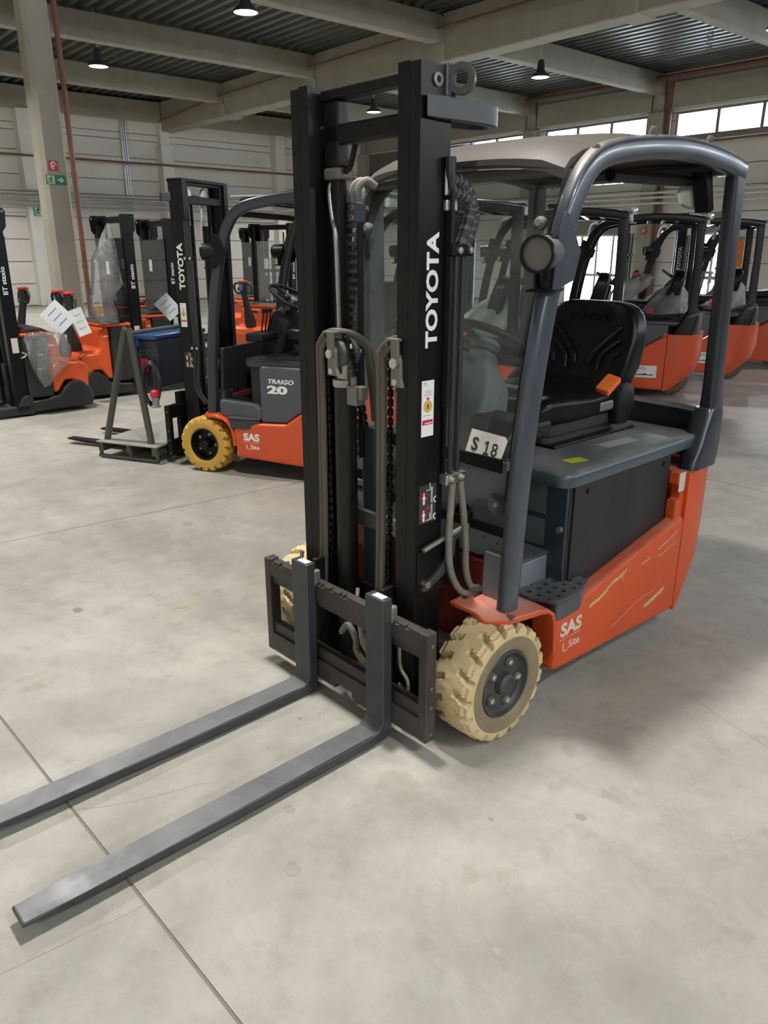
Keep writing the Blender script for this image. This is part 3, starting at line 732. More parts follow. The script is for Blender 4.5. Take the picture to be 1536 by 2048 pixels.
GLINE = [(0.375, 0.44), (0.387, 0.60), (0.414, 0.968), (0.474, 1.358), (0.548, 1.61), (0.592, 1.71), (0.65, 1.782), (0.75, 1.832), (0.99, 1.868), (1.253, 1.882), (1.52, 1.866), (1.69, 1.84)]
def seat(par, used, x=0.0):
    t = bpy.data.objects.new('seat', None); COL.objects.link(t); t.parent = par; t.location = (x, 0, 0)
    mb = M_SEATBASE
    # suspension bellows
    rs = []
    for z, w, d in ((0.84, 0.40, 0.50), (0.875, 0.40, 0.50), (0.885, 0.44, 0.54), (0.925, 0.45, 0.55), (0.935, 0.42, 0.52)):
        rs.append([(a, 1.17 + b, z) for a, b in rrect(w, d, 0.05)])
    G().rings(rs).build('seat_base', mb, t)
    # cushion: rows of sections from front to back
    rs = []
    for y, w, z0, z1 in ((0.84, 0.36, 0.965, 0.985), (0.855, 0.44, 0.945, 1.01), (0.9, 0.49, 0.93, 1.035), (1.0, 0.5, 0.925, 1.03), (1.15, 0.5, 0.925, 1.02), (1.3, 0.49, 0.925, 1.025), (1.39, 0.47, 0.94, 1.04), (1.41, 0.42, 0.96, 1.02)):
        ring = []
        for a, b in rrectd(w, z1 - z0, 0.035, 5, 8, 0, (z0 + z1) / 2):
            dip = 0.022 * max(0, 1 - (a / (0.34 * w)) ** 2) if b > (z0 + z1) / 2 and 0.88 < y < 1.38 else 0
            ring.append((a, y, b - dip))
        rs.append(ring)
    G().rings(rs).build('seat_cushion', M_SEAT, t, 50)
    # backrest
    rs = []; lean = lambda z: 1.40 + 0.30 * (z - 1.0)
    for z, w, d in ((0.965, 0.28, 0.05), (0.98, 0.36, 0.09), (1.02, 0.42, 0.11), (1.1, 0.46, 0.115), (1.2, 0.465, 0.105), (1.26, 0.445, 0.1), (1.30, 0.41, 0.09), (1.33, 0.355, 0.075), (1.345, 0.29, 0.055), (1.352, 0.21, 0.035)):
        ring = []
        for a, b in rrectd(w, d, 0.04, 5, 10):
            wing = 0.035 * (abs(a) / (w / 2)) ** 3 if b < 0 else 0
            ring.append((a, lean(z) + d / 2 + b - wing, z))
        rs.append(ring)
    bk = G().rings(rs).build('backrest', M_SEAT, t, 50)
    if used:
        f = lambda u, z, e: (u, lean(z) - e - .006, z)
        rib = lambda pts, r: G().tube(cr([f(*p) for p in pts], 5), r, 8).build('rib', M_SEAT, bk, 60)
        for s in (-1, 1):
            rib([(s * 0.165, 1.25, 0.004), (s * 0.1, 1.19, -0.002), (s * 0.05, 1.135, -0.002), (s * 0.035, 1.09, -0.003)], 0.011)
            rib([(s * 0.17, 1.195, 0.006), (s * 0.12, 1.16, 0.0), (s * 0.085, 1.12, -0.001), (s * 0.078, 1.07, -0.002)], 0.010)
            rib([(s * 0.18, 1.15, 0.008), (s * 0.15, 1.125, 0.002), (s * 0.14, 1.09, 0.001)], 0.009)
        rib([(-0.09, 1.035, 0.0), (-0.05, 1.015, 0.001), (0, 1.007, 0.001), (0.05, 1.015, 0.001), (0.09, 1.035, 0.0)], 0.008)
        text('TOYOTA', 'embossed_lettering', M_SEAT, bk, (-0.125, lean(1.275) - 0.004, 1.275), (1, 0, 0), (0, 0.3, 1), 0.25, 0.03, 0.02, 0.006)
        rs = [[(0.24 + a, 1.36 + b, z) for a, b in rrect(w, w * 1.7, 0.02)] for z, w in ((0.88, 0.05), (0.95, 0.075), (1.02, 0.07), (1.045, 0.04))]
        G().rings(rs).build('belt_housing', M_PLASTIC, t)
        g = G(); g.m = Matrix.Translation((0.235, 1.26, 1.045)) @ Matrix.Rotation(0.5, 4, 'X') @ Matrix.Rotation(0.25, 4, 'Y')
        g.box(-0.025, 0.035, -0.05, 0.05, -0.01, 0.018).build('belt_buckle', M_BELT, t, None, 0.006)
        G().box(0.235, 0.252, 1.2, 1.3, 0.945, 0.985).build('slide_cover', M_STEELGREY, t, None, 0.01)
        G().cyl((-0.3, 1.33, 1.0), (-0.22, 1.33, 1.08), 0.02, n=10).build('belt_stalk', M_PLASTIC_GREY, t)
        G().box(-0.12, -0.02, 0.99, 1.06, 1.028, 1.032).build('buckle_tongue', M_STEELGREY, t, None)
    return t

def steering(par, used, x=-0.01):
    t = bpy.data.objects.new('steering_console', None); COL.objects.link(t); t.parent = par
    mg = M_CONSOLE if used else M_PLASTIC
    c = Vector((x, 0.80, 1.225)); ax = Vector((0, 0.5, 0.87)).normalized()
    rs = []
    for k, (f, w, d) in enumerate(((0.0, 0.26, 0.18), (0.3, 0.24, 0.17), (0.65, 0.25, 0.18), (0.82, 0.22, 0.16), (0.9, 0.14, 0.1), (0.97, 0.1, 0.08))):
        p = Vector((x, 0.58, 0.55)).lerp(c - ax * 0.02, f)
        rs.append([p + Vector((a, b * 0.87, -b * 0.5)) for a, b in rrect(w, d, 0.03)])
    G().rings(rs).build('column_cover', mg, t)
    u = Vector((1, 0, 0)); w = ax.cross(u)
    ring = [c + (u * math.cos(a) + w * math.sin(a)) * 0.175 for a in [2 * PI * i / 36 for i in range(36)]]
    G().tube(ring, 0.0145, 10, close=True).build('steering_wheel', M_PLASTIC, t)
    for a in (0.5, 2.6, 4.7):
        G().tube([c - ax * 0.012, c + (u * math.cos(a) + w * math.sin(a)) * 0.16], 0.016, 8).build('spoke', M_PLASTIC, t)
    G().lathe([(0.001, 0.012), (0.05, 0.006), (0.062, -0.012), (0.05, -0.03), (0.001, -0.03)], c, ax, 24).build('horn_pad', mg, t)
    k = c + (u * math.cos(0.2) + w * math.sin(0.2)) * 0.165
    G().lathe([(0.012, 0), (0.012, 0.02), (0.025, 0.03), (0.026, 0.045), (0.016, 0.058), (0.001, 0.06)], k, ax, 16).build('spinner_knob', M_PLASTIC, t)
    for i in range(0 if used else 3):
        b = Vector((x + 0.16 + 0.05 * i, 0.68, 1.0)); G().tube([b, b + Vector((0.01, 0.03, 0.14))], 0.006, 6).lathe([(0.001, 0.13), (0.014, 0.14), (0.014, 0.165), (0.001, 0.17)], b, (0.07, 0.2, 1), 10).build('lever', M_PLASTIC, t)
    G().box(x + 0.1, x + 0.36, 0.6, 0.74, 0.94, 1.0).build('lever_box', M_PLASTIC, t, None, 0.015)
    G().tube([(x - 0.05, 0.73, 1.12), (x - 0.2, 0.74, 1.16)], 0.01, 8).build('stalk', M_STEELGREY if used else M_PLASTIC, t)
    return t

def work_lamp(par, x, y, z, used, s=1):
    t = bpy.data.objects.new('work_lamp', None); COL.objects.link(t); t.parent = par; t.location = (x, y, z); t.rotation_euler = (0.06, 0, 0.2 * s)
    mb = M_PLASTIC_GREY if used else M_PLASTIC
    G().lathe([(0.047, -0.005), (0.052, -0.004), (0.053, 0.012), (0.05, 0.03), (0.047, 0.075), (0.04, 0.1), (0.02, 0.112), (0.001, 0.114)], d=(0, 1, 0), n=28).build('housing', mb, t)
    G().lathe([(0.001, 0.001), (0.03, 0.0), (0.0465, 0.003)], d=(0, 1, 0), n=28).build('lens', M_LENS if used else M_CLEARLENS, t)
    G().lathe([(0.0465, 0.004), (0.046, -0.006), (0.053, -0.006), (0.0535, 0.006)], d=(0, 1, 0), n=28).build('bezel', M_BLACK, t)
    for k in range(3):
        g = G(); g.m = Matrix.Rotation(-0.5 + 0.5 * k, 4, 'Y'); g.box(-0.006, 0.006, 0.035, 0.085, 0.036, 0.0515).build('cooling_slot', M_BLACK, t, None)
    G().box(-0.022, -0.016, 0.03, 0.06, -0.1, -0.02).box(0.016, 0.022, 0.03, 0.06, -0.1, -0.02).box(-0.03, 0.05, 0.02, 0.08, -0.106, -0.098).build('bracket', M_BLACK, t, None)
    return t

def truck(t, used=False, detail=1, windshield=False, traigo=False, bags=False, covertext=True, mast_top=2.024):
    mo = M_ORANGE_USED if used else M_ORANGE
    mg = M_GREY_DUST_LIT if used else (M_CHAR if detail else M_CHARDK)
    mg2 = M_GREY if used else (M_CHAR if detail else M_CHARDK)
    mg3 = M_GREYDK if used else mg2
    mtr, mwl = (M_TYRE_USED, M_WALL_USED) if used else (M_TYRE_NEW, M_TYRE_NEW)
    mm = M_MAST if used else M_BLACK
    zt = mast_top
    # ---- mast
    for s in (1, -1):
        q = lambda L: [(s * a, b) for a, b in L]
        o = G().prism(q([(.285, .131), (.285, .25), (.236, .25), (.236, .233), (.272, .233), (.272, .15), (.246, .15), (.246, .131)]), 'z', 0.06, zt)
        out = o.build('outer_mast_rail', M_MASTBLK, t, 25)
        if used: G().box(*sorted((s * .246, s * .2852)), .1295, .1315, 0.06, zt - 0.001).build('flange_face', M_MAST, out, None)
        G().prism(q([(.244, .131), (.244, .15), (.234, .152), (.234, .215), (.244, .217), (.244, .235), (.2, .235), (.2, .217), (.22, .215), (.22, .152), (.2, .15), (.2, .131)]), 'z', 0.09, zt + 0.004).build('inner_mast_rail', M_GREASE if used else M_BLACK, t, 25)
        if used: G().box(*sorted((s * .1995, s * .2445)), .1295, .1315, 0.09, zt + 0.004).build('rail_face', M_MAST, t, None)
        if detail > 5:
            G().prism(q([(.196, .165), (.196, .225), (.165, .225), (.165, .215), (.186, .213), (.186, .177), (.165, .175), (.165, .165)]), 'z', 0.1, 0.9).build('carriage_rail', M_GREASE, t, 25)
    if not used:
        # new masts: bright chain wheels under the head plate
        for x in (-0.1, 0.12):
            G().lathe([(0.001, 0), (0.05, 0), (0.055, 0.01), (0.05, 0.02), (0.001, 0.02)], (x, 0.15, zt - 0.09), (0, 1, 0), 20).build('chain_wheel', M_CHROME, t)
            G().tube([(x - 0.05, 0.16, zt - 0.1), (x - 0.05, 0.16, 0.4)], 0.012, 6).build('lift_chain', M_BLACK, t)
            G().cyl((x + 0.03, 0.19, 0.1), (x + 0.03, 0.19, zt - 0.3), 0.035, n=12).build('lift_cylinder', M_BLACK, t)
            G().cyl((x + 0.03, 0.15, zt - 0.5), (x + 0.03, 0.15, zt - 0.15), 0.012, n=10).build('piston_rod', M_CHROME, t)
        G().box(-0.285, 0.285, 0.12, 0.25, zt - 0.015, zt + 0.01).build('head_plate', M_BLACK, t, None, 0.008)
        G().box(-0.3, 0.3, 0.06, 0.09, zt - 0.14, zt - 0.08).box(-0.3, -0.28, 0.06, 0.15, zt - 0.14, zt - 0.08).box(0.28, 0.3, 0.06, 0.15, zt - 0.14, zt - 0.08).build('hose_guard', M_CHAR2, t, None, 0.006)
    G().box(-0.245, 0.245, 0.225, 0.25, 0.3, 0.4).build('mast_crossmember', mm, t, None, 0.005)
    G().box(-0.2, 0.2, 0.178, 0.232, zt - 0.034, zt - 0.004).build('mast_crossmember', mm, t, None, 0.006)
    G().box(-0.235, 0.235, 0.19, 0.232, zt - 0.157, zt - 0.103).build('mast_crossmember', mm, t, None, 0.006)
    # ---- carriage and forks
    car = bpy.data.objects.new('fork_carriage', None); COL.objects.link(car); car.parent = t
    mc = M_CARR if used else M_BLACK
    def bar(z0, z1, y0, y1, top=(), bot=()):
        P = [(-.435, z0)]
        for a, b, d in sorted(bot): P += [(a, z0), (a, z0 + d), (b, z0 + d), (b, z0)]
        P += [(.435, z0), (.435, z1)]
        for a, b, d in sorted(top, reverse=True): P += [(b, z1), (b, z1 - d), (a, z1 - d), (a, z1)]
        P += [(-.435, z1)]
        return G().prism(P, 'y', y0, y1)
    notch = [(x - .009, x + .009, .012) for x in (-.385, -.33, -.098, -.078, -.03, .022, .045, .30, .345)]
    bar(.378, .4425, .04, .058, notch).build('hook_bar', mc, car, None, 0.003)
    G().box(-.435, .435, .05, .083, .345, .436).build('upper_bar', mc, car, None, 0.003)
    bar(.0558, .135, .04, .066, (), [(-.02, .07, .022)]).build('hook_bar', mc, car, None, 0.003)
    G().box(-.435, .435, .05, .083, .075, .178).build('lower_bar', mc, car, None, 0.003)
    for s in (1, -1):
        e = G().box(*sorted((s * .40, s * .436)), .0385, .0835, .0545, .4435).build('end_plate', mc, car, None, 0.004)
        for z in (.4, .25, .18, .08): G().cyl((s * .436, .062, z), (s * .438, .062, z), .006, n=12).build('screw', M_STEELGREY, e)
        G().box(*sorted((s * .17, s * .19)), .083, .2, .09, .5).build('roller_plate', M_GREASE if used else M_BLACK, car, None, 0.004)
    for xc in ((.2353, -.1599) if used else (.2, -.2)):
        h = .0437; prof = [(-1.153, .05), (-1.153, .038), (-1.0, .028), (-.5, .014), (0, .006), (.02, .008), (.034, .02), (.04, .04), (.04, .517), (0, .517), (0, .09), (-.004, .068), (-.014, .052), (-.03, .044), (-.06, .0415), (-.5, .045)]
        g = G(); xs_ = [(-h, 1), (h, 1)]
        g.prism(prof, 'x', xc - h, xc + h)
        for v in g.v:
            if v.y < -1.1: v.x = xc + (v.x - xc) * 0.86
        fk = g.build('fork', M_FORK if used else M_BLACK, car, 30, 0.004)
        if used:
            G().add([(xc - h + .003, -.03, .0448), (xc + h - .003, -.03, .0448), (xc + h - .003, -.5, .0456), (xc + h - .003, -1.0, .0493), (xc + h * .86 - .003, -1.146, .0508), (xc - h * .86 + .003, -1.146, .0508), (xc - h + .003, -1.0, .0493), (xc - h + .003, -.5, .0456)],
                    [(0, 1, 2, 7), (7, 2, 3, 6), (6, 3, 4, 5)]).build('worn_top', M_FORKTOP, fk, None)
            G().box(xc - .018, xc + .03, .008, .034, .517, .5178).build('sticker', M_PAPER, fk, None)
            G().box(xc + .028, xc + .048, .035, .06, .43, .485).build('fork_latch', M_STEELGREY, fk, None, 0.004)
    # ---- wheels
    wheel(t, .534, .316, .205, .155, 1, mtr, mwl, M_RIM if used else M_BLACK, worn=used)
    wheel(t, -.534, .316, .205, .155, -1, mtr, mwl, M_RIM if used else M_BLACK, worn=used)
    for s in (1, -1): wheel(t, s * .16, 1.55, .19, .1, s, M_TYRE_TREAD2, M_TYRE_TREAD2, M_BLACK, 16, step=6)
    G().cyl((-.38, .316, .205), (.38, .316, .205), .07, n=16).build('drive_axle', M_BLACK, t)
    # ---- chassis
    G().box(-.44, .44, .46, 1.44, .13, .40).build('chassis', M_BLACK, t, None)
    G().box(-.36, .36, .40, .47, .1, .56).build('front_bulkhead', M_PRIMER_SHADED, t, None, 0.01)
    for s in (1, -1):
        arc = [(.316 + .272 * math.cos(a), .205 + .272 * math.sin(a)) for a in [math.radians(-14 + 8 * i) for i in range(6)]]
        if used or detail > 1: P = arc + [(.60, .362), (.755, .388), (1.10, .458), (1.455, .525), (1.455, .10), (.9, .125)]
        else: P = arc + [(.60, .37), (.8, .40), (1.0, .41), (1.25, .58), (1.455, .70), (1.455, .10), (.9, .125)]
        fr = G().prism(P, 'x', *sorted((s * .462, s * .536))).build('side_frame', mo, t, None, 0.022, 3)
        # mudguard over the rear half of the wheel
        pr_ = [(.285, .432), (.33, .436), (.40, .44), (.46, .437), (.51, .42), (.55, .39), (.578, .34), (.59, .28), (.593, .22)]
        rs = []
        for k, (y, z) in enumerate(pr_):
            x1 = (.46, .515, .545, .552, .552, .548, .542, .538, .537)[k]; dz = (-.014, -.006, 0, 0, 0, 0, 0, 0, 0)[k]; nn = (0, 0, 0, 0, .4, .8, 1, 1, 1)[k]
            o_ = lambda q: (-q * nn, -q * (1 - nn))
            L_ = lambda x, q, e=0: (x, y + o_(q)[0], z + e + o_(q)[1])
            rs.append([L_(s * .30, -.003), L_(s * x1 * .9, -.002), L_(s * x1, .004, dz), L_(s * x1, .024, dz), L_(s * x1 * .88, .014), L_(s * .30, .012)])
        G().rings(rs).build('mudguard', M_ORANGE_DUSTY if used else mo, t, 50, 0.004)
        # step
        out = [(.365, .515), (.47, .51), (.548, .55), (.553, .60), (.548, .70), (.515, .79), (.365, .79)]
        hol = [circ(.395 + .04 * i + .008 * (j % 2), .545 + .046 * j, .0105, 10) for j in range(5) for i in range(4)] if detail else []
        st = plate_mesh('step_plate', out, hol, .012, frame((0, 0, .428), (1, 0, 0), (0, 1, 0)), M_STEP if used else M_CHAR2)
        if s < 0: st.transform(Matrix.Scale(-1, 4, (1, 0, 0))); st.flip_normals()
        st = link('step_plate', st, t)
        G().prism([(s * a, b) for a, b in [(.36, .56), (.546, .555), (.551, .60), (.546, .70), (.513, .788), (.36, .79)]], 'z', .352, .4215).build('step_skirt', mg2, t, None, 0.008)
    rs = []
    for z, k in ((.095, .12), (.12, .34), (.2, .62), (.3, .9), (.45, 1.0), (.70, 1.0)):
        half = [(.53, 1.458), (.532, 1.55), (.52, 1.64), (.48, 1.72), (.40, 1.785), (.25, 1.83), (0, 1.85)]
        pts = [(x, 1.458 + (y - 1.458) * k, z) for x, y in half]
        rs.append(pts + [(-x, y, z) for x, y, _ in pts[-2::-1]])
    cw = G().rings(rs).build('counterweight', mo, t, 40)
    for s in (1, -1):
        G().prism([(1.40, .50), (1.462, .50), (1.462, .71), (1.40, .71), (1.40, .66), (1.425, .655), (1.432, .60), (1.415, .585), (1.40, .60)], 'x', *sorted((s * .47, s * .515))).build('counterweight_lug', mo, t, None, 0.006)
        rs = []
        for z, y0, y1, x0, x1 in ((.70, 1.50, 1.70, .445, .528), (.74, 1.51, 1.715, .44, .527), (.80, 1.54, 1.725, .435, .525), (.86, 1.575, 1.735, .43, .52), (.92, 1.60, 1.738, .43, .518), (.94, 1.61, 1.732, .435, .512)):
            rs.append([(s * (x0 + x1) / 2 + a, (y0 + y1) / 2 + b, z) for a, b in rrect(x1 - x0, y1 - y0, .03)])
        G().rings(rs).build('pillar_foot', mg3, t, 50)
    # rear cover between the pillar feet
    rs = []
    for x in (-.44, -.3, 0, .3, .44):
        bow = .07 * (1 - (x / .44) ** 2)
        rs.append([(x, 1.69 + bow, .70), (x, 1.75 + bow, .70), (x, 1.755 + bow, .88), (x, 1.735 + bow, .915), (x, 1.70 + bow, .90)])
    G().rings(rs).build('rear_cover', mg3 if used else M_CHAR2, t, 50)
    # ---- battery bay
    bt = G().box(-.468, .468, .705, 1.395, .36, .80).build('battery', M_BATT, t, None, 0.006)
    if used or detail > 1:
        for s in (1, -1):
            pl = plate_mesh('side_plate', [(.72, .40), (1.385, .40), (1.385, .79), (.72, .79)], [circ(.795, .755, .011, 12), circ(1.33, .755, .011, 12)], .006, frame((s * .473, 0, 0), (0, 1, 0), (0, 0, 1)), M_BATT)
            link('side_plate', pl, bt)
        G().box(.26, .466, .692, .705, .47, .80).build('end_cover', M_BATTBLUE, bt, None, 0.004)
        G().prism([(.30, .40), (.466, .40), (.466, .47), (.40, .47)], 'y', .695, .705).build('end_cover', M_BATTBLUE, bt, None)
        G().cyl((.445, .692, .63), (.445, .68, .63), .012, n=12).build('bolt', M_CHROME, bt)
        decal('rating_label', mat('grey_label', (0.1, 0.11, 0.115), 0.5), bt, (.30, .6915, .67), (1, 0, 0), (0, 0, 1), .08, .11)
        decal('rating_label', mat('grey_label', (0.1, 0.11, 0.115), 0.5), bt, (.30, .6915, .55), (1, 0, 0), (0, 0, 1), .08, .1)
    else:
        for s in (1, -1):
            P = [(.80, .405), (1.0, .415), (1.25, .585), (1.45, .705), (1.45, .80), (.82, .80), (.80, .78)]
            sp = G().prism(P, 'x', *sorted((s * .468, s * .515))).build('side_panel', M_CHAR2, t, None, 0.02, 3)
        if traigo:
            text('TRAIGO', 'model_lettering', M_WHITE, t, (.5165, .87, .685), (0, 1, 0), (0, 0, 1), .2, .032, .03, .0012, .25)
            text('20', 'model_lettering', M_WHITE, t, (.5165, .86, .615), (0, 1, 0), (0, 0, 1), .16, .058, .05)
    hd = G()
    rs = []
    for z, e in ((.788, .0), (.804, .004), (.826, .004), (.835, -.002), (.839, -.01), (.839, -.04)):
        rs.append([(a, 1.14 + b, z) for a, b in rrect(.965 + 2 * e, .965 + 2 * e, max(.012, .05 + e))])
    hd.rings(rs).build('battery_hood', M_HOOD if used else M_CHAR, t, 40)
    G().box(-.24, .24, .92, 1.50, .834, .85).build('seat_rail', M_BLACK, t, None, 0.004)
    if used:
        decal('hood_label', M_YELLOWLABEL, t, (.395, .80, .8398), (0.25, 1, 0), (-1, .25, 0), .085, .05)
        decal('hood_label', M_GREYINK, t, (.36, 1.1, .8398), (0.1, 1, 0), (-1, .1, 0), .2, .06)
    # ---- footwell and cowl
    if not used:
        for s in (1, -1): G().prism([(.46, .42), (.80, .42), (.80, .50), (.75, .53), (.46, .545)], 'x', *sorted((s * .43, s * .515))).build('sill', M_CHAR2, t, None, 0.015)
    G().box(-.40, .40, .455, .70, .40, .53).build('footwell_riser', mg if used else M_CHAR2, t, None, 0.012)
    G().box(-.36, .405, .44, .72, .528, .537).build('floor_mat', M_STEP if used else M_PLASTIC, t, None, 0.002)
    cw_ = plate_mesh('front_cowl', [(-.455, .60), (-.30, .565), (.30, .565), (.445, .60), (.445, .90), (-.455, .90)], [circ(.395, .775, .012, 12), circ(.315, .632, .005, 8), (circ(.375, .625, .005, 8))], .025, frame((0, .408, 0), (1, 0, 0), (0, .06, 1)), mg)
    cw_ = link('front_cowl', cw_, t, 0.006)
    if detail:
        G().box(-.43, .432, .388, .394, .672, .705).build('seam_strip', M_BLACK, cw_, None)
        for x, z in ((.395, .775), (.255, .71)):
            G().lathe([(.04, -.001), (.03, .004), (.012, .012)], (x, .398, z), (0, 1, 0), 20).build('dimple', M_BLACK if x < .3 else M_GREY, cw_)
            G().cyl((x, .40, z), (x, .385, z), .008, n=8).build('bolt', M_CHROME, cw_)
    for s in (1, -1):
        G().box(*sorted((s * .345, s * .45)), .395, .47, .435, .60).build('pillar_box', mg, t, None, 0.01)
    # ---- overhead guard
    sec = rrect(.052, .074, .02, 4)
    for s in (1, -1):
        path = cr([(s * (.474 - .012 * k / 11), y, z) for k, (y, z) in enumerate(GLINE)], 5)
        rail = G().sweep(path, sec, (0, -1, .4)).build('guard_rail', mg2, t, 50)
        if used:
            G().sweep([Vector((p.x - s * .034, p.y + .012, p.z - .01)) for p in path[8:40]], rrect(.024, .05, .008, 2), (0, -1, .4)).build('inner_strip', M_BLACK, rail, 50)
        rs = []
        for z, y, x, w, d in ((.92, 1.675, .482, .062, .115), (1.0, 1.672, .478, .055, .09), (1.4, 1.668, .468, .052, .085), (1.86, 1.66, .458, .05, .085)):
            rs.append([(s * x + a, y + b, z) for a, b in rrect(w, d, .014)])
        G().rings(rs).build('rear_pillar', mg3, t, 50)
    mr = M_ROOFDUST if used else M_CHAR
    rl = [(.575, 1.795), (.60, 1.822), (.66, 1.85), (.78, 1.88), (1.0, 1.905), (1.25, 1.915), (1.5, 1.905), (1.66, 1.885), (1.745, 1.865)]
    rs = []
    for y, z in rl:
        ring = []; hw = .44
        for k in range(13):
            x = -hw + 2 * hw * k / 12; ring.append((x, y - .05 * (1 - (x / hw) ** 2) * max(0, (.8 - y) / .22), z + .028 * (1 - (x / hw) ** 4) - (.012 if k in (0, 12) else 0)))
        ring += [(x, y_, z_ - .03) for x, y_, z_ in ring[::-1]]
        rs.append(ring)
    if used:
        roof = G().rings(rs).build('roof_panel', mr, t, 45)
        for x, y, z in ((.465, 1.0, 1.905), (.462, 1.40, 1.913), (.468, .68, 1.828), (-.465, 1.02, 1.9)):
            G().lathe([(.012, 0), (.013, .018), (.008, .026), (.001, .027)], (x, y, z), (.35 if x > 0 else -.35, 0, 1), 6).build('roof_nut', M_RUBBER, roof)
    else:
        for y in (.7, .85, 1.0, 1.15, 1.3, 1.45): G().box(-.45, .45, y - .02, y + .02, 1.845, 1.875).build('roof_bar', M_CHAR, t, None, 0.005)
        G().box(-.46, .46, .62, 1.70, 1.885, 1.895).build('roof_panel', mat('clear_roof_panel', (0.5, 0.52, 0.53), 0.25, spec=0.6), t, None, 0.004)
    G().box(-.45, .45, 1.64, 1.70, 1.825, 1.87).build('guard_crossbar', mg2, t, None, 0.01)
    G().box(-.44, .44, .585, .63, 1.765, 1.805).build('guard_crossbar', M_RUBBER if used else mg2, t, None, 0.012)
    # ---- driver's place
    seat(t, used)
    steering(t, used)
    lx = .49
    for s in (1, -1):
        work_lamp(t, s * lx, .40, 1.545, used, s)
        G().prism([(.455, 1.44), (.56, 1.47), (.585, 1.55), (.52, 1.655), (.49, 1.66), (.47, 1.60)], 'x', *sorted((s * .505, s * .512))).build('lamp_plate', mg2 if used else M_BLACK, t, None, 0.002)
        G().box(*sorted((s * .45, s * .512)), .41, .50, 1.44, 1.447).build('lamp_arm', M_BLACK, t, None)
    if not used:
        for s in (1, -1): G().box(*sorted((s * .30, s * .44)), 1.70, 1.74, 1.80, 1.86).build('rear_lamp', M_CLEARLENS, t, None, 0.01)
    if windshield:
        zb, yb, zt_, yt = .885, .392, 1.80, .605
        gl = G().add([(-.43, yb, zb), (.36, yb, zb), (.425, yb + .03, zb + .12), (.425, yt, zt_), (-.425, yt, zt_)], [(0, 1, 2, 3, 4)]).build('windshield', M_GLASS, t, None)
        G().tube([(-.43, yb, zb), (.36, yb, zb), (.425, yb + .03, zb + .12), (.427, yt, zt_), (-.427, yt, zt_)], .007, 6, close=True).build('seal', M_RUBBER, gl)
        for s in (1, -1):
            G().sweep([(s * .436, yb + .012, zb + .01), (s * .436, yt + .002, zt_ - .02)], rrect(.022, .026, .006, 2), (0, -1, .2)).build('seal_strip', M_RUBBER, gl, 50)
            G().lathe([(.021, 0), (.021, .014), (.01, .022), (.001, .022)], (s * .39, .55, 1.63), (0, -1, .2), 18).build('hinge_cap', M_RUBBER, gl)
        G().box(-.4, .41, yb - .006, yb + .002, zb + .0, zb + .045).build('glass_band', M_BLACK, gl, None)
    return t
# ------------------------------------------------------------------ the near forklift, used and dusty
def place(o, x, y, phi=0.0):
    p = W(x, y); o.location = (p[0], p[1], o.location.z); o.rotation_euler = (0, 0, math.radians(phi) + TH)
    return o
T = thing('forklift', 'used orange and grey forklift with S 18 placard and long bare forks', 'forklift')
truck(T, used=True, detail=2, windshield=True)

# lift cylinders with chain wheels, chains and hoses
for xc, dz in ((-.097, 0.0), (.206, -.005)):
    cyl = G().lathe([(.038, .12), (.038, 1.125)], (xc, .175, 0), (0, 0, 1), 24, True).build('lift_cylinder', M_GREASE, T)
    G().lathe([(.041, 1.125), (.043, 1.13), (.043, 1.148), (.04, 1.152), (.03, 1.154)], (xc, .175, 0), (0, 0, 1), 24, True).build('gland', M_STEEL, cyl)
    G().cyl((xc, .175, 1.15), (xc, .175, 1.2), .03, n=16).build('piston_rod', M_STEEL, cyl)
    G().prism([(xc - .022, 1.165), (xc + .03, 1.165), (xc + .022, 1.19), (xc + .02, 1.245), (xc + .012, 1.262), (xc - .012, 1.262), (xc - .02, 1.245), (xc - .022, 1.19)], 'y', .118, .132).build('yoke', M_STEELGREY, cyl, None, 0.003)
    G().box(xc - .016, xc + .016, .112, .122, 1.235, 1.305).box(xc - .035, xc + .016, .112, .2, 1.3, 1.308).box(xc - .037, xc - .032, .112, .2, 1.285, 1.306).build('hose_retainer', M_STEELGREY, cyl, None, 0.002)
    G().cyl((xc, .108, 1.236), (xc, .24, 1.236), .011, n=12).cyl((xc, .105, 1.236), (xc, .112, 1.236), .016, n=6).cyl((xc, .112, 1.18), (xc, .12, 1.18), .011, n=6).build('pin', M_CHROME, cyl)
    G().lathe([(.02, 0), (.04, .002), (.045, .008), (.046, .03), (.062, .034), (.062, .05), (.046, .054), (.046, .07), (.02, .07)], (xc, .135, 1.236), (0, 1, 0), 28).build('chain_wheel', M_RUBBER, cyl)
    a0 = [(xc + .06 * math.cos(a), .155, 1.236 + .06 * math.sin(a)) for a in [PI * k / 8 for k in range(9)]]
    chain_links(T, [(xc + .06, .215, .98), (xc + .064, .19, 1.1)] + a0 + [(xc - .06, .155, 1.1), (xc - .062, .155, .7), (xc - .064, .15, .3)])
    for i, rr in enumerate((.075, .094)):
        a1 = [(xc + rr * (math.cos(a) if a > PI / 2 else .7 * math.cos(a)), .14 + .09 * max(0, math.cos(a)), 1.232 + rr * .8 * math.sin(a)) for a in [PI * k / 8 for k in range(9)]]
        pts = [(xc + rr * .55, .27, 1.0), (xc + rr * .66, .25, 1.12)] + a1 + [(xc - rr, .14, 1.0), (xc - rr - .003, .138, .6), (xc - rr - .006, .13, .36)]
        G().tube(cr(pts, 6), .0105, 10).build('hose', M_HOSE, T)
b = G().box(-.062, -.012, .15, .19, 1.07, 1.135).cyl((-.035, .16, 1.135), (-.035, .16, 1.165), .011, n=10).box(-.012, .008, .155, .185, 1.09, 1.135)
b.build('valve_block', M_STEELGREY, T, None, 0.004)
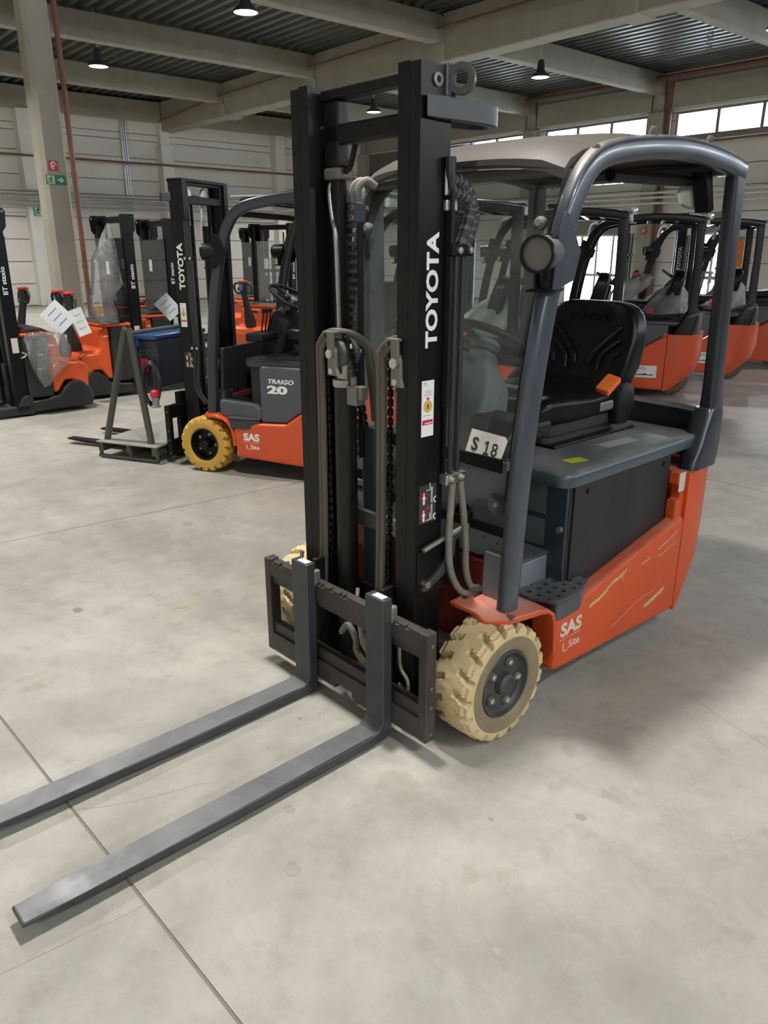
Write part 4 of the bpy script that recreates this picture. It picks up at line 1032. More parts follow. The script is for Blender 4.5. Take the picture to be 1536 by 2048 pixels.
# head of the rear cylinders, steel pipe, cable ladder
G().cyl((-.165, .215, .15), (-.165, .215, 1.80), .028, n=16).build('side_cylinder', M_BLACK, T)
G().box(-.2, -.13, .19, .235, 1.80, 1.99).build('cylinder_head', M_GREASE, T, None, 0.006)
G().box(-.195, -.115, .18, .24, 1.765, 1.80).build('clamp_block', M_STEELGREY, T, None, 0.008)
G().tube(cr([(-.155, .205, 1.745), (-.168, .195, 1.755), (-.176, .19, 1.73), (-.165, .19, 1.65), (-.15, .19, 1.58), (-.148, .195, 1.3), (-.148, .2, .9)], 6), .0085, 10).build('steel_pipe', M_STEEL, T)
G().tube(cr([(-.125, .22, 1.79), (-.105, .2, 1.79), (-.085, .2, 1.80), (-.06, .2, 1.86)], 5), .009, 8).build('steel_pipe', M_BLACK, T)
lad = G().box(-.168, -.161, .245, .27, .86, 1.66).box(-.112, -.105, .245, .27, .86, 1.66).build('cable_ladder', M_PLASTIC, T, None, 0.002)
rm = G().box(-.163, -.11, .243, .272, -.0065, .0065).mesh('rung', M_CHAR2, None); rm.materials[0] = mat('grey_rung_plastic', (0.11, 0.108, 0.1), 0.5)
for k in range(28): link('rung', rm, lad, 0.002, 1).location = (0, 0, .875 + .028 * k)
G().box(-.17, -.1, .235, .275, 1.64, 1.7).build('ladder_bracket', M_CHAR2, lad, None, 0.004)
for z in (1.655, 1.685): G().lathe([(.009, 0), (.009, .006), (.004, .006), (.004, .002)], (-.118, .235, z), (0, -1, 0), 12).build('bolt', M_CHROME, lad)
for x in (-.145, -.118): G().tube(cr([(x, .26, 1.69), (x - .002, .262, 1.74), (x + .01, .285, 1.765), (x + .015, .32, 1.75)], 6), .0125, 10).build('hose', M_HOSE_GREY, T)
G().box(-.2, .2, .243, .265, .612, .672).build('mast_crossmember', M_STEELGREY, T, None, 0.004)
G().box(-.135, -.07, .28, .34, .28, .97).build('tilt_post', M_CHAR2, T, None, 0.006)
for i in range(2): G().tube(cr([(-.075 - .02 * i, .3, 1.16), (-.06 - .02 * i, .3, 1.05), (-.05 - .03 * i, .305, .97), (-.075 - .03 * i, .31, .86)], 6), .011, 8).build('hose', M_HOSE_GREY, T)
G().box(-.2, -.12, .3, .4, .72, .80).build('valve_block', M_PLASTIC, T, None, 0.006)
decal('valve_label', M_PAPER, T, (-.19, .299, .735), (1, 0, 0), (0, 0, 1), .05, .024)
for pts, r in (([(-.27, .1, .50), (-.275, .09, .42), (-.25, .085, .40)], .008), ([(.02, .12, .44), (.035, .1, .40), (.03, .09, .34)], .007), ([(-.05, .1, .25), (.0, .09, .3), (.03, .1, .25), (.02, .11, .2), (.08, .1, .16)], .012), ([(.05, .1, .34), (.07, .1, .25), (.1, .12, .2)], .011), ([(.25, .1, .34), (.255, .1, .24), (.29, .1, .2), (.29, .1, .16), (.25, .1, .17)], .006)):
    G().tube(cr(pts, 6), r, 8).build('hose', M_HOSE_GREY, T)
G().cyl((-.02, .3, .12), (.1, .4, .24), .04, n=14).build('tilt_cylinder', M_STEELGREY, T)

# fittings on the outside of the right rail (seen from the front)
out = [(.286, .14), (.298, .30), (.296, .40), (.272, .45), (.235, .465), (.2, .45), (.182, .42), (.178, .33)]
inn = [(.2, .33), (.203, .405), (.215, .425), (.235, .435), (.257, .425), (.272, .39), (.274, .30), (.27, .2)]
G().prism([(a + .012, b) for a, b in cr2(out) + cr2(inn)], 'z', 1.89, 1.946).build('hose_guide_loop', M_FORK, T, 50, 0.003)
eye = plate_mesh('lifting_eye', circ(0, 0, .039, 28), [circ(0, 0, .022, 24)], .026, frame((.308, .262, 1.992), (.88, .47, 0), (0, 0, 1)), mat('dark_eye_steel', (0.1, 0.095, 0.085), 0.45, 0.5))
link('lifting_eye', eye, T, 0.003)
G().box(.25, .292, .22, .262, 1.945, 2.03).build('eye_block', M_FORK, T, None, 0.006)
G().lathe([(.017, 0), (.017, .006), (.009, .007), (.008, .001)], (.285, .192, 1.985), (1, 0, 0), 20).build('washer', M_STEELGREY, T)
G().cyl((.285, .192, 1.985), (.2862, .192, 1.985), .0085, n=16).build('washer_hole', M_BLACK, T)
hs = [[(.3, .235, 1.80), (.3, .24, 1.745), (.31, .275, 1.735), (.315, .312, 1.69), (.312, .305, 1.64), (.305, .272, 1.55)], [(.3, .235, 1.76), (.3, .25, 1.715), (.31, .288, 1.70), (.315, .325, 1.66), (.312, .32, 1.61), (.305, .298, 1.55)]]
for k, h in enumerate(hs):
    P = cr(h, 8); ho = G().tube(P, .015, 10).build('hose', M_HOSE_BLK, T)
    for i in range(10, len(P) - 1, 3):
        G().cyl(P[i], P[i + 1], .0172, n=10).build('sleeve_ring', M_CHAR2, ho)
for y in (.262, .292):
    G().tube([(.305, y, 1.55), (.305, y, 1.2), (.303, y + .004, .86)], .0095, 8).build('hose', M_HOSE_BLK, T)
G().box(.289, .297, .238, .25, .86, 1.80).build('guide_strip', M_BLACK, T, None)
G().box(.286, .312, .235, .248, 1.1, 1.8).build('guide_strip', M_PLASTIC, T, None, 0.003)
for z in (1.555, .872):
    c = G().box(.286, .322, .232, .322, z - .017, z + .017).build('hose_clamp', M_BLACK if z > 1 else M_STEEL, T, None, 0.004)
    for y in (.258, .305): G().cyl((.322, y, z), (.33, y, z), .0105, n=6).cyl((.33, y, z), (.334, y, z), .006, n=10).build('bolt', M_CHROME, c)
G().box(.289, .299, .222, .24, 1.70, 1.77).box(.287, .302, .222, .27, 1.66, 1.69).build('pipe_union', M_CHROME, T, None, 0.004)
for k, p in enumerate(([(.312, .27, .86), (.318, .256, .74), (.32, .252, .64), (.32, .268, .55), (.325, .31, .475), (.33, .37, .44)], [(.312, .306, .86), (.318, .322, .74), (.32, .335, .64), (.32, .34, .55), (.325, .36, .48), (.335, .40, .455)])):
    ho = G().tube(cr(p, 8), .0115, 10).build('hose', M_HOSE_GREY, T)
    q = Vector(p[-1]); G().cyl(q - Vector((.004, .04, -.012)), q + Vector((.002, .03, -.006)), .015, n=6).build('hose_fitting', M_STEEL, ho)
G().cyl((.335, .43, .535), (.28, .47, .53), .022, n=12).cyl((.34, .415, .537), (.335, .43, .535), .01, n=6).build('tilt_pin', M_STEEL, T)
G().prism([(.15, .508), (.17, .505), (.255, .545), (.30, .60), (.305, .655), (.27, .645), (.262, .60), (.22, .56), (.16, .53)], 'x', .286, .306).build('rail_bracket', M_FORK, T, None, 0.005)
G().prism([(.14, .49), (.34, .49), (.34, .645), (.14, .645)], 'x', .284, .291).build('bracket_plate', M_BLACK, T, None, 0.004)
G().tube([(.3, .155, .652), (.302, .25, .672), (.304, .36, .69)], .0085, 8).build('tilt_rod', M_STEELGREY, T)
G().cyl((.285, .165, .535), (.315, .165, .535), .012, n=12).build('bolt', M_STEEL, T)

# lettering and stickers
text('TOYOTA', 'brand_lettering', M_WHITE, T, (.2856, .212, 1.283), (0, 0, 1), (0, -1, 0), .322, .05, .035)
st = decal('rail_sticker', M_WHITE, T, (.2858, .151, 1.018), (0, 1, 0), (0, 0, 1), .052, .170)
def sticker_print(st, x, y0, z0, k=1.0):
    G().lathe([(.0001, 0), (.0185 * k, 0), (.0185 * k, .0008), (.0001, .0008)], (x + .0007, y0 + .026 * k, z0 + .092 * k), (1, 0, 0), 20).build('medal', M_GOLD, st, None)
    G().lathe([(.0135 * k, .001), (.015 * k, .001)], (x + .0007, y0 + .026 * k, z0 + .092 * k), (1, 0, 0), 20).build('medal_ring', M_LABEL, st, None)
    text('1', 'medal_figure', M_INK, st, (x + .0016, y0 + .0235 * k, z0 + .085 * k), (0, 1, 0), (0, 0, 1), .005 * k, .014 * k)
    decal('medal_ribbon', M_RED, st, (x + .0008, y0 + .021 * k, z0 + .112 * k), (0, 1, 0), (0, 0, 1), .011 * k, .007 * k)
    decal('print_band', M_RED, st, (x + .0008, y0 + .004 * k, z0 + .036 * k), (0, 1, 0), (0, 0, 1), .044 * k, .015 * k)
    decal('print_line', M_PAPER, st, (x + .0014, y0 + .014 * k, z0 + .039 * k), (0, 1, 0), (0, 0, 1), .03 * k, .004 * k)
    decal('print_line', M_RED, st, (x + .0008, y0 + .006 * k, z0 + .161 * k), (0, 1, 0), (0, 0, 1), .014 * k, .002 * k)
    for a, w, z in ((.006, .02, .155), (.013, .027, .138), (.016, .022, .1335), (.013, .027, .129), (.008, .036, .1245), (.008, .034, .064)):
        decal('print_line', M_GREYINK, st, (x + .0008, y0 + a * k, z0 + z * k), (0, 1, 0), (0, 0, 1), w * k, .0016 * k)
sticker_print(st, .2858, .151, 1.018)
def warning(par, x, y0, z0, k=1.0):
    """two struck-out standing figures beside a mast with raised and lowered fork"""
    root = decal('warning_pictogram', M_INK, par, (x - .0006, y0, z0), (0, 1, 0), (0, 0, 1), .075 * k, .125 * k)
    X = x + .0006
    def L(a, b, r, m, nm='pictogram_line'):
        G().tube([(X, y0 + a[0] * k, z0 + a[1] * k), (X, y0 + b[0] * k, z0 + b[1] * k)], r * k, 4).build(nm, m, root, None)
    for zo, up in ((.075, 1), (.018, 0)):
        c = (.019, zo + .012)
        ring = [(X, y0 + (c[0] + .0165 * math.cos(a)) * k, z0 + (c[1] + .0165 * math.sin(a)) * k) for a in [2 * PI * i / 20 for i in range(20)]]
        G().tube(ring, .0012 * k, 4, close=True).build('pictogram_ring', M_RED, root, None)
        L((.008, zo + .023), (.03, zo + .001), .0011, M_RED)
        g = G(); g.cyl((X - .0003, y0 + .019 * k, z0 + (zo + .022) * k), (X + .0009, y0 + .019 * k, z0 + (zo + .022) * k), .0035 * k, n=10)
        for a, b, r in (((.019, zo + .017), (.019, zo + .004), .004), ((.018, zo + .004), (.016, zo - .012), .0024), ((.02, zo + .004), (.022, zo - .012), .0024), ((.016, zo + .015), (.012, zo + .006), .0016), ((.022, zo + .015), (.026, zo + .006), .0016)):
            g.tube([(X, y0 + a[0] * k, z0 + a[1] * k), (X, y0 + b[0] * k, z0 + b[1] * k)], r * k, 5)
        g.build('pictogram_figure', M_WHITE, root, None)
        zf = zo + (.032 if up else -.01)
        L((.03, zf), (.046, zf), .0016, M_WHITE); L((.046, zf), (.046, zf + .022), .0016, M_WHITE)
        L((.052, zo - .012), (.052, zo + .04), .0011, M_WHITE); L((.057, zo - .012), (.057, zo + .04), .0011, M_WHITE)
        arc = [(X, y0 + (.073 - .009 * math.sin(a)) * k, z0 + (zo - .004 + .009 * math.cos(a)) * k) for a in [PI * i / 8 for i in range(9)]]
        G().tube(arc, .0022 * k, 5).build('pictogram_line', M_WHITE, root, None)
    G().prism([(y0 + .03 * k, z0 + .044 * k), (y0 + .046 * k, z0 + .044 * k), (y0 + .038 * k, z0 + .06 * k)], 'x', x, x + .0012).build('warning_triangle', M_RED, root, None)
warning(T, .2858, .148, .737)
def sas(par, x, y0, m=M_WHITE, k=1.0):
    G_ = par
    text('SAS', 'brand_lettering', m, G_, (x, y0, .268), (0, 1, 0), (0, 0, 1), .13 * k, .056 * k, .04)
    text('System of Active Stability', 'brand_lettering', m, G_, (x, y0, .255), (0, 1, 0), (0, 0, 1), .125 * k, .006 * k)
    text('I_Site', 'brand_lettering', m, G_, (x, y0 + .02, .205), (0, 1, 0), (0, 0, 1), .105 * k, .036 * k, .01)
M_FADED = mat('faded_white_print', (0.6, 0.5, 0.47), 0.6, 0, (0.7, 0.24, 0.14), 12.0, 0.52, 0.66)
sas(T, .5368, .606, M_FADED)
pc = G().add([(.247, .4375, .912), (.415, .4375, .905), (.428, .459, .985), (.418, .461, .995), (.26, .461, 1.003), (.252, .455, .98)], [(0, 1, 2, 3, 4, 5)])
# placard on the inside of the windshield, tilted with the glass
def on_glass(x, z, off=0.0):
    return (x, .392 + (.605 - .392) * (z - .885) / (1.80 - .885) + off, z)
pc = G().add([on_glass(.25, .918, -.006), on_glass(.385, .908, -.006), on_glass(.40, .915, -.006), on_glass(.414, .985, -.006), on_glass(.404, .997, -.006), on_glass(.263, 1.003, -.006)], [(0, 1, 2, 3, 4, 5)]).build('number_placard', M_PLACARD, T, None, thick=.0015)
pc['label'] = 'white S 18 placard stuck to the windshield'
o1 = Vector(on_glass(.274, .938, -.008)); ux = Vector((1, 0, -.055)); uy = Vector((0, .2328, 1))
text('S', 'placard_lettering', M_INK, pc, o1, ux, uy, .026, .044, .02)
one = G(); one.m = frame(o1 + Vector((.052, -.0005, -.006)), ux, uy)
one.prism([(0, 0), (.022, 0), (.022, .006), (.0145, .006), (.0145, .044), (.0085, .044), (0, .0375), (0, .031), (.0075, .035), (.0075, .006), (0, .006)], 'z', -.0006, .0006).build('placard_lettering', M_INK, pc, None)
text('8', 'placard_lettering', M_INK, pc, o1 + Vector((.082, -.0005, -.008)), ux, uy, .025, .044, .015)
decal('barcode_label', M_LABEL, T, (.5155, 1.404, .63), (0, 1, 0), (0, 0, 1), .05, .078)
bl_ = T.children[-1]
for k, (a, w) in enumerate(((.006, .012), (.021, .006), (.03, .014))):
    for z in range(14): decal('print_line', M_INK, bl_, (.5163, 1.404 + a, .634 + z * .005), (0, 1, 0), (0, 0, 1), w, .0014 + .001 * (z % 3))
# scratches on the orange side
for k, (pts, w) in enumerate((([(.78, .335), (.86, .352), (.93, .385), (.985, .395), (1.02, .41)], .007), ([(.985, .40), (1.0, .375)], .006), ([(1.19, .20), (1.24, .208), (1.30, .222), (1.34, .235)], .008), ([(1.13, .40), (1.2, .408)], .003), ([(1.25, .43), (1.34, .452), (1.40, .47)], .003), ([(1.27, .395), (1.40, .428)], .002), ([(1.04, .395), (1.045, .41)], .004), ([(.95, .19), (1.15, .245), (1.25, .25)], .0015))):
    w *= 1.5
    P = cr([(.5365, a, b) for a, b in pts], 4)
    L = [p + Vector((0, 0, w * (.5 + .5 * random.random()))) for p in P]; R = [p - Vector((0, 0, w * (.3 + .6 * random.random()))) for p in P]
    ring = L + R[::-1]; G().prism([(p.y, p.z) for p in ring], 'x', .5358, .5368).build('paint_scratch', M_SCRATCH, T, None)
G().prism([(.335, .425), (.35, .419), (.365, .421), (.36, .434), (.345, .437)], 'x', .5, .5225).build('paint_chip', M_CHAR2, T, None)
# rear view mirror and rear lamp hung from the guard
G().prism([(1.50, 1.83), (1.55, 1.835), (1.60, 1.70), (1.565, 1.69)], 'x', .36, .42).build('mirror_bracket', M_BLACK, T, None, 0.004)
G().lathe([(.001, -.012), (.05, -.01), (.06, 0), (.052, .014), (.001, .02)], (.33, 1.60, 1.765), (-.5, .8, 0), 20).build('mirror', M_CLEARLENS, T)
G().cyl((.36, .95, 1.79), (.36, 1.5, 1.80), .02, n=10).build('guard_brace', M_BLACK, T)
G().prism([(.58, 1.68), (.66, 1.73), (.665, 1.66), (.60, 1.62)], 'x', .40, .45).build('wiper_motor', M_PLASTIC, T, None, 0.01)
place(T, 0, 0, 0)
# ------------------------------------------------------------------ new forklifts
def shift_mast(t, dy):
    for c in t.children:
        n = c.name.split('.')[0]
        if n in ('outer_mast_rail', 'inner_mast_rail', 'mast_crossmember', 'fork_carriage', 'chain_wheel', 'lift_chain', 'lift_cylinder', 'piston_rod', 'head_plate', 'hose_guard', 'brand_lettering_mast', 'hose', 'hose_clamp', 'rail_sticker', 'warning_pictogram'):
            c.location.y += dy
def mast_dress(t, full=True):
    o = text('TOYOTA', 'brand_lettering_mast', M_WHITE if full else M_GREYINK, t, (.2856, .212, 1.283), (0, 0, 1), (0, -1, 0), .322, .05, .035)
    if full:
        st = decal('rail_sticker', M_WHITE, t, (.2858, .151, 1.018), (0, 1, 0), (0, 0, 1), .052, .170)
        sticker_print(st, .2858, .151, 1.018)
        warning(t, .2858, .16, .72, 0.9)
    for y in (.262, .292):
        G().tube(cr([(.305, y, 1.75), (.305, y, 1.2), (.303, y + .004, .86), (.31, y - .01, .66), (.315, y, .55), (.33, y + .08, .46)], 5), .0105, 8).build('hose', M_HOSE_BLK, t)
    for z in (1.5, .87):
        c = G().box(.286, .322, .238, .318, z - .015, z + .015).build('hose_clamp', M_BLACK, t, None, 0.004)
        for y in (.258, .3): G().cyl((.322, y, z), (.33, y, z), .0105, n=6).build('bolt', M_CHROME, c)

T2 = thing('forklift', 'new orange forklift with bright yellow tyre carrying a charger rack', 'forklift')
truck(T2, traigo=True)
mast_dress(T2)
sas(T2, .5366, .66)
G().prism([(1.50, 1.83), (1.60, 1.83), (1.58, 1.68), (1.52, 1.64)], 'x', .36, .44).build('mirror', M_PLASTIC, T2, None, 0.02)
G().lathe([(.001, -.012), (.06, -.008), (.07, 0), (.06, .014), (.001, .02)], (.38, 1.12, 1.735), (.6, .8, 0), 20).build('mirror', M_CLEARLENS, T2)
G().lathe([(.001, -.012), (.07, -.01), (.085, 0), (.07, .02), (.001, .03)], (-.32, .72, 1.58), (0, -1, 0), 20).build('mirror', M_PLASTIC, T2)
shift_mast(T2, -.13)
place(T2, -3.552, 1.628, -64.9)

# charger on a steel rack, riding on the forks of the second truck (same local axes)
R = thing('charger_rack', 'grey A-frame rack with navy battery charger on the second truck forks', 'rack')
for y in (-.60, -.33, -.09): G().box(-.36, .50, y - .022, y + .022, .055, .125).build('cross_bearer', M_RIGGREEN, R, None, 0.004)
for x in (-.36, .475): G().box(x, x + .025, -.63, -.06, .008, .03).build('skid', M_RIGGREEN, R, None, 0.003)
for x in (-.36, .475):
    for y in (-.62, -.33, -.075): G().box(x, x + .025, y, y + .02, .03, .125).build('post', M_RIGGREEN, R, None, 0.002)
G().box(-.37, .51, -.635, -.055, .125, .135).build('deck_plate', mat('grey_rack_deck', (0.3, 0.3, 0.28), 0.5, 0.3), R, None, 0.002)
G().tube(cr([(.42, -.59, .135), (.42, -.575, .2), (.42, -.33, .93), (.42, -.30, .975)], 5), .026, 12).build('frame_tube', M_RIGGREEN, R)
G().tube(cr([(.42, -.17, .135), (.42, -.175, .2), (.42, -.265, .93), (.42, -.28, .975)], 5), .026, 12).build('frame_tube', M_RIGGREEN, R)
G().tube([(.42, -.285, .965), (-.3, -.285, .965)], .02, 10).build('frame_tube', M_RIGGREEN, R)
ch = G().box(-.26, .36, -.25, -.075, .56, .92).build('charger_case', M_NAVY, R, None, 0.012)
for k in range(6):
    for j in range(2): G().cyl((.36, -.235 + .028 * k, .84 - .03 * j), (.363, -.235 + .028 * k, .84 - .03 * j), .007, n=8).build('indicator', M_CHAR2, ch)
G().box(-.27, .38, -.26, -.07, .92, .955).build('charger_lid', M_BLUE, R, None, 0.012)
lid2 = G().box(-.27, .385, -.27, -.235, .86, .955).build('charger_lid', M_BLUE, R, None, 0.012)
G().box(-.26, .36, -.3, -.26, .80, .86).build('bracket', M_RIGGREEN, R, None, 0.006)
G().box(.361, .375, -.23, -.17, .68, .78).build('switch', M_RED, R, None, 0.01)
ring = [(.385, -.14 + .075 * math.cos(a), .60 + .16 * math.sin(a)) for a in [2 * PI * i / 24 for i in range(24)]]
cb = G().tube(ring, .011, 8, close=True).build('cable_coil', M_HOSE_BLK, R)
G().tube([(p[0] + .018, p[1] + .006, p[2] - .012) for p in ring], .011, 8, close=True).build('cable_coil', M_HOSE_BLK, R)
G().tube(cr([(.4, -.1, .72), (.41, -.085, .62), (.42, -.09, .56)], 5), .011, 8).build('cable', M_HOSE_BLK, R)
pg = G().lathe([(.02, 0), (.034, -.015), (.036, -.05), (.03, -.055)], (.42, -.09, .56), (0, 0, 1), 16, True).build('mains_plug', M_RED, R)
G().lathe([(.026, -.055), (.03, -.06), (.026, -.12), (.036, -.125), (.036, -.135)], (.42, -.09, .56), (0, 0, 1), 16, True).build('plug_body', M_PLUGGREY, pg)
place(R, -3.629, 1.592, -64.9)

# row of new trucks parked side by side
PR = thing('forklift', 'x', 'forklift', group='new forklifts parked in a row')
truck(PR, detail=0)
mast_dress(PR, False)
G().lathe([(.03, 0), (.035, .03), (.03, .05), (.001, .055)], (.40, 1.74, 1.855), (0, 0, 1), 14).build('rear_beacon', M_CLEARLENS, PR)
G().tube(cr([(.30, .62, 1.83), (.33, .56, 1.80), (.36, .54, 1.7)], 4), .02, 8).build('front_lamp', M_CLEARLENS, PR)
shift_mast(PR, -.05)
spots = [(-3.60, 2.98), (-3.67, 4.58), (-3.72, 6.17), (-3.78, 7.77), (-3.84, 9.37)]
labs = ['black guarded forklift seen through the dusty windshield', 'new forklift behind the driver seat with a paper on its pillar', 'new orange forklift with bagged seat just right of the driver seat', 'new orange forklift half hidden by the rear guard pillar', 'farthest forklift of the row, mostly hidden by its neighbours']
row = []
for i, ((x, y), lb) in enumerate(zip(spots, labs)):
    o = PR if i == 0 else copy_tree(PR)
    o['label'] = lb; place(o, x, y, -60); row.append(o)
for o in row[2:4]:
    st = decal('side_sticker', M_PAPER, o, (.5368, 1.12, .235), (0, 1, 0), (0, 0, 1), .26, .13)
    for z, w in ((.105, .12), (.088, .14)): decal('print_line', M_GREYINK, st, (.5378, 1.135, .235 + z), (0, 1, 0), (0, 0, 1), w, .01)
    sky = [(1.135, .26)] + [(1.135 + .0205 * k, .265 + (.012, .004, .008, .002, .01, .006, .022, .008, .004, .006)[k % 10]) for k in range(11)] + [(1.345, .26)]
    G().prism(sky, 'x', .5372, .538).build('printed_skyline', M_INK, st, None)
pp = G(); pp.prism([(.475 * -1 + a, b) for a, b in circ(0.007, 1.666, .05, 16)], 'z', 1.0, 1.24)
pp.build('pillar_paper', M_PAPER, row[1])
G().prism([(-.468 + a, b) for a, b in circ(0, 1.666, .051, 16)], 'z', 1.22, 1.255).build('paper_tape', mat('green_tape', (0.04, 0.3, 0.06), 0.5), row[1])
# ------------------------------------------------------------------ plastic bags and papers
def bag(name, lb, pts, loc, phi, m, z0=0.0, seed=1, dot=None, group=None):
    """crumpled film: pts = rings of (cx, cy, z, rx, ry)"""
    q = random.Random(seed); rs = []; n = 18
    ph = [q.random() * 6.28 for _ in range(4)]
    for k, (a, b, z, rx, ry) in enumerate(pts):
        ring = []
        for i in range(n):
            t = 2 * PI * i / n; w = 1 + .1 * math.sin(5 * t + ph[0] + k) + .07 * math.sin(9 * t + ph[1] - k) + .06 * (q.random() - .5)
            ring.append((a + rx * w * math.cos(t), b + ry * w * math.sin(t), z + .012 * math.sin(4 * t + ph[2])))
        rs.append(ring)
    g = G().rings(rs)
    o = bpy.data.objects.new(name, g.mesh(name, m, 40)); COL.objects.link(o); tag(o, lb, 'plastic bag', group)
    if dot:
        G().lathe([(.001, 0), (.035, 0), (.035, .001), (.001, .001)], dot, (1, -.1, .2), 16).build('printed_dot', M_RED, o)
    place(o, loc[0], loc[1], phi)
    return o
for i, lb in ((0, 'milky bag over the seat of the truck behind the windshield'), (2, 'milky bag with red dot over seat of the truck with side sticker'), (3, 'milky bag on the seat of the truck behind rear pillar')):
    bag('seat_bag', lb, [(0, 1.33, .85, .27, .26), (0.02, 1.36, .9, .33, .3), (0, 1.40, 1.0, .31, .24), (-.02, 1.46, 1.12, .24, .16), (0, 1.50, 1.19, .1, .07)], spots[i], -60, M_BAGMILK, seed=i + 3, dot=(.335, 1.25, .93), group='bags over truck seats')
for i, lb in ((2, 'tilted bag over the console of the truck with side sticker'), (3, 'tilted bag over the console of the truck behind rear pillar')):
    bag('console_bag', lb, [(.2, .82, .96, .04, .05), (.2, .88, 1.02, .07, .1), (.2, .97, 1.12, .09, .16), (.2, 1.07, 1.2, .09, .17), (.2, 1.14, 1.27, .07, .12), (.2, 1.16, 1.3, .03, .05)], spots[i], -60, M_BAGMILK, seed=i + 13, group='bags over truck consoles')

# ------------------------------------------------------------------ pedestrian stackers; forks along -y
def stacker(t, tall=1.92):
    for s in (1, -1):
        leg = G().prism([(-1.05, .03), (-1.0, .02), (.16, .02), (.16, .1), (-.9, .1), (-1.03, .075)], 'x', *sorted((s * .27, s * .37))).build('support_leg', M_STK_GREY, t, None, 0.008)
        G().cyl((s * .28, -.93, .04), (s * .36, -.93, .04), .04, n=16).build('load_wheel', M_PLASTIC, leg)
        G().prism([(.0, .1), (.16, .1), (.16, .19), (.11, .21), (.06, .19)], 'x', *sorted((s * .27, s * .385))).build('leg_fairing', M_STK_GREY, t, None, 0.01)
        G().prism([(-1.1, .075), (-1.1, .06), (0, .05), (.012, .052), (.012, .5), (-.02, .5), (-.02, .1), (-.05, .09)], 'x', *sorted((s * .08, s * .22))).build('fork', M_BLACK, t, None, 0.004)
        G().prism([(s * a, b) for a, b in [(.37, .0), (.37, .11), (.30, .11), (.30, .095), (.352, .095), (.352, .015), (.27, .015), (.27, .0)]], 'z', .06, tall).build('mast_rail', M_BLACK, t, 25)
        e = plate_mesh('head_bracket', [(.0, tall - .16), (.03, tall - .2), (.13, tall - .2), (.16, tall - .16), (.17, tall - .03), (.15, tall), (.0, tall)], [circ(.145, tall - .03, .012, 10)], .012, frame((s * .376, -.02, 0), (0, 1, 0), (0, 0, 1)), M_BLACK)
        link('head_bracket', e, t)
        G().tube([(s * .2, .05, .3), (s * .2, .05, tall - .12)], .011, 6).build('lift_chain', M_GREASE, t)
    G().box(-.37, .37, .02, .05, tall - .085, tall - .015).build('mast_crossmember', M_BLACK, t, None, 0.005)
    G().box(-.33, .33, .07, .09, 1.25, 1.29).build('mast_crossmember', M_BLACK, t, None, 0.004)
    G().box(-.30, .30, .05, .07, .4, .48).build('mast_crossmember', M_BLACK, t, None, 0.004)
    G().cyl((0, .06, .1), (0, .06, 1.5), .032, n=14).build('lift_cylinder', M_BLACK, t)
    gp = G().box(-.345, .345, .118, .123, .80, 1.68).build('clear_guard', M_CLEAR, t, None)
    G().box(-.345, -.33, .112, .118, .80, 1.68).box(.33, .345, .112, .118, .80, 1.68).build('guard_edge', M_PLASTIC, gp, None)
    decal('guard_label', M_PAPER, gp, (.12, .125, 1.3), (-1, 0, 0), (0, 0, 1), .08, .14)
    G().box(-.355, .355, .13, .37, .17, .765).build('battery_box', M_STK_GREY, t, None, 0.02, 3)
    for s in (1, -1): G().box(*sorted((s * .355, s * .362)), .15, .24, .2, .74).build('side_pad', M_STK_GREY, t, None, 0.004)
    G().box(-.36, .36, .125, .45, .765, .795).build('top_cover', M_STK_ORANGE, t, None, 0.012, 3)
    G().prism([(.14, .795), (.42, .795), (.36, .83), (.2, .84)], 'x', -.28, .28).build('storage_tray', M_STK_GREY, t, None, 0.01)
    P = [(.37, .2), (.37, .765), (.45, .765), (.475, .72), (.49, .55), (.52, .51), (.66, .5), (.715, .47), (.745, .40), (.73, .2), (.66, .2), (.58, .31), (.5, .31), (.43, .2)]
    G().prism(P, 'x', -.33, .33).build('motor_cover', M_STK_ORANGE, t, None, 0.035, 4)
    G().prism([(.12, .03), (.12, .14), (.3, .15), (.36, .17), (.42, .17), (.47, .24), (.55, .3), (.66, .3), (.745, .2), (.76, .12), (.74, .04)], 'x', -.365, .365).build('base_skirt', M_STK_GREY, t, None, 0.02, 3)
    G().cyl((-.04, .56, .1), (.04, .56, .1), .1, n=24).build('drive_wheel', M_PLASTIC, t)
    G().box(-.02, .12, .452, .478, .6, .72).build('key_panel', M_STK_GREY, t, None, 0.006)
    for s in (1, -1): G().box(*sorted((s * .33, s * .331)), .385, .44, .66, .675).build('maker_print', M_WHITE, t, None)
    # tiller
    rs = []
    for f, w, d in ((0, .14, .1), (.12, .15, .11), (.5, .1, .075), (.8, .09, .07), (1, .11, .07)):
        p = Vector((0, .62, .50)).lerp(Vector((0, .74, 1.02)), f); rs.append([p + Vector((a, b, -b * .2)) for a, b in rrect(w, d, .03)])
    ti = G().rings(rs).build('tiller_arm', M_STK_GREY, t)
    G().box(-.05, .05, .71, .78, 1.0, 1.12).build('tiller_head', M_STK_GREY, ti, None, 0.02)
    for s in (1, -1):
        G().tube(cr([(s * .04, .745, 1.1), (s * .12, .755, 1.115), (s * .165, .75, 1.06), (s * .14, .735, .985), (s * .04, .73, .985)], 6), .015, 8).build('handle', M_STK_GREY, ti)
        G().box(s * .05 - .012, s * .05 + .012, .785, .79, 1.01, 1.06).build('switch', M_PLASTIC, ti, None)
    G().box(-.05, .05, .70, .8, 1.12, 1.15).build('reverse_button', mat('red_button', (0.6, 0.03, 0.03), 0.35), ti, None, 0.014, 3)
    G().box(-.02, .04, .781, .786, 1.02, 1.1).build('display', M_DISPLAY, ti, None)
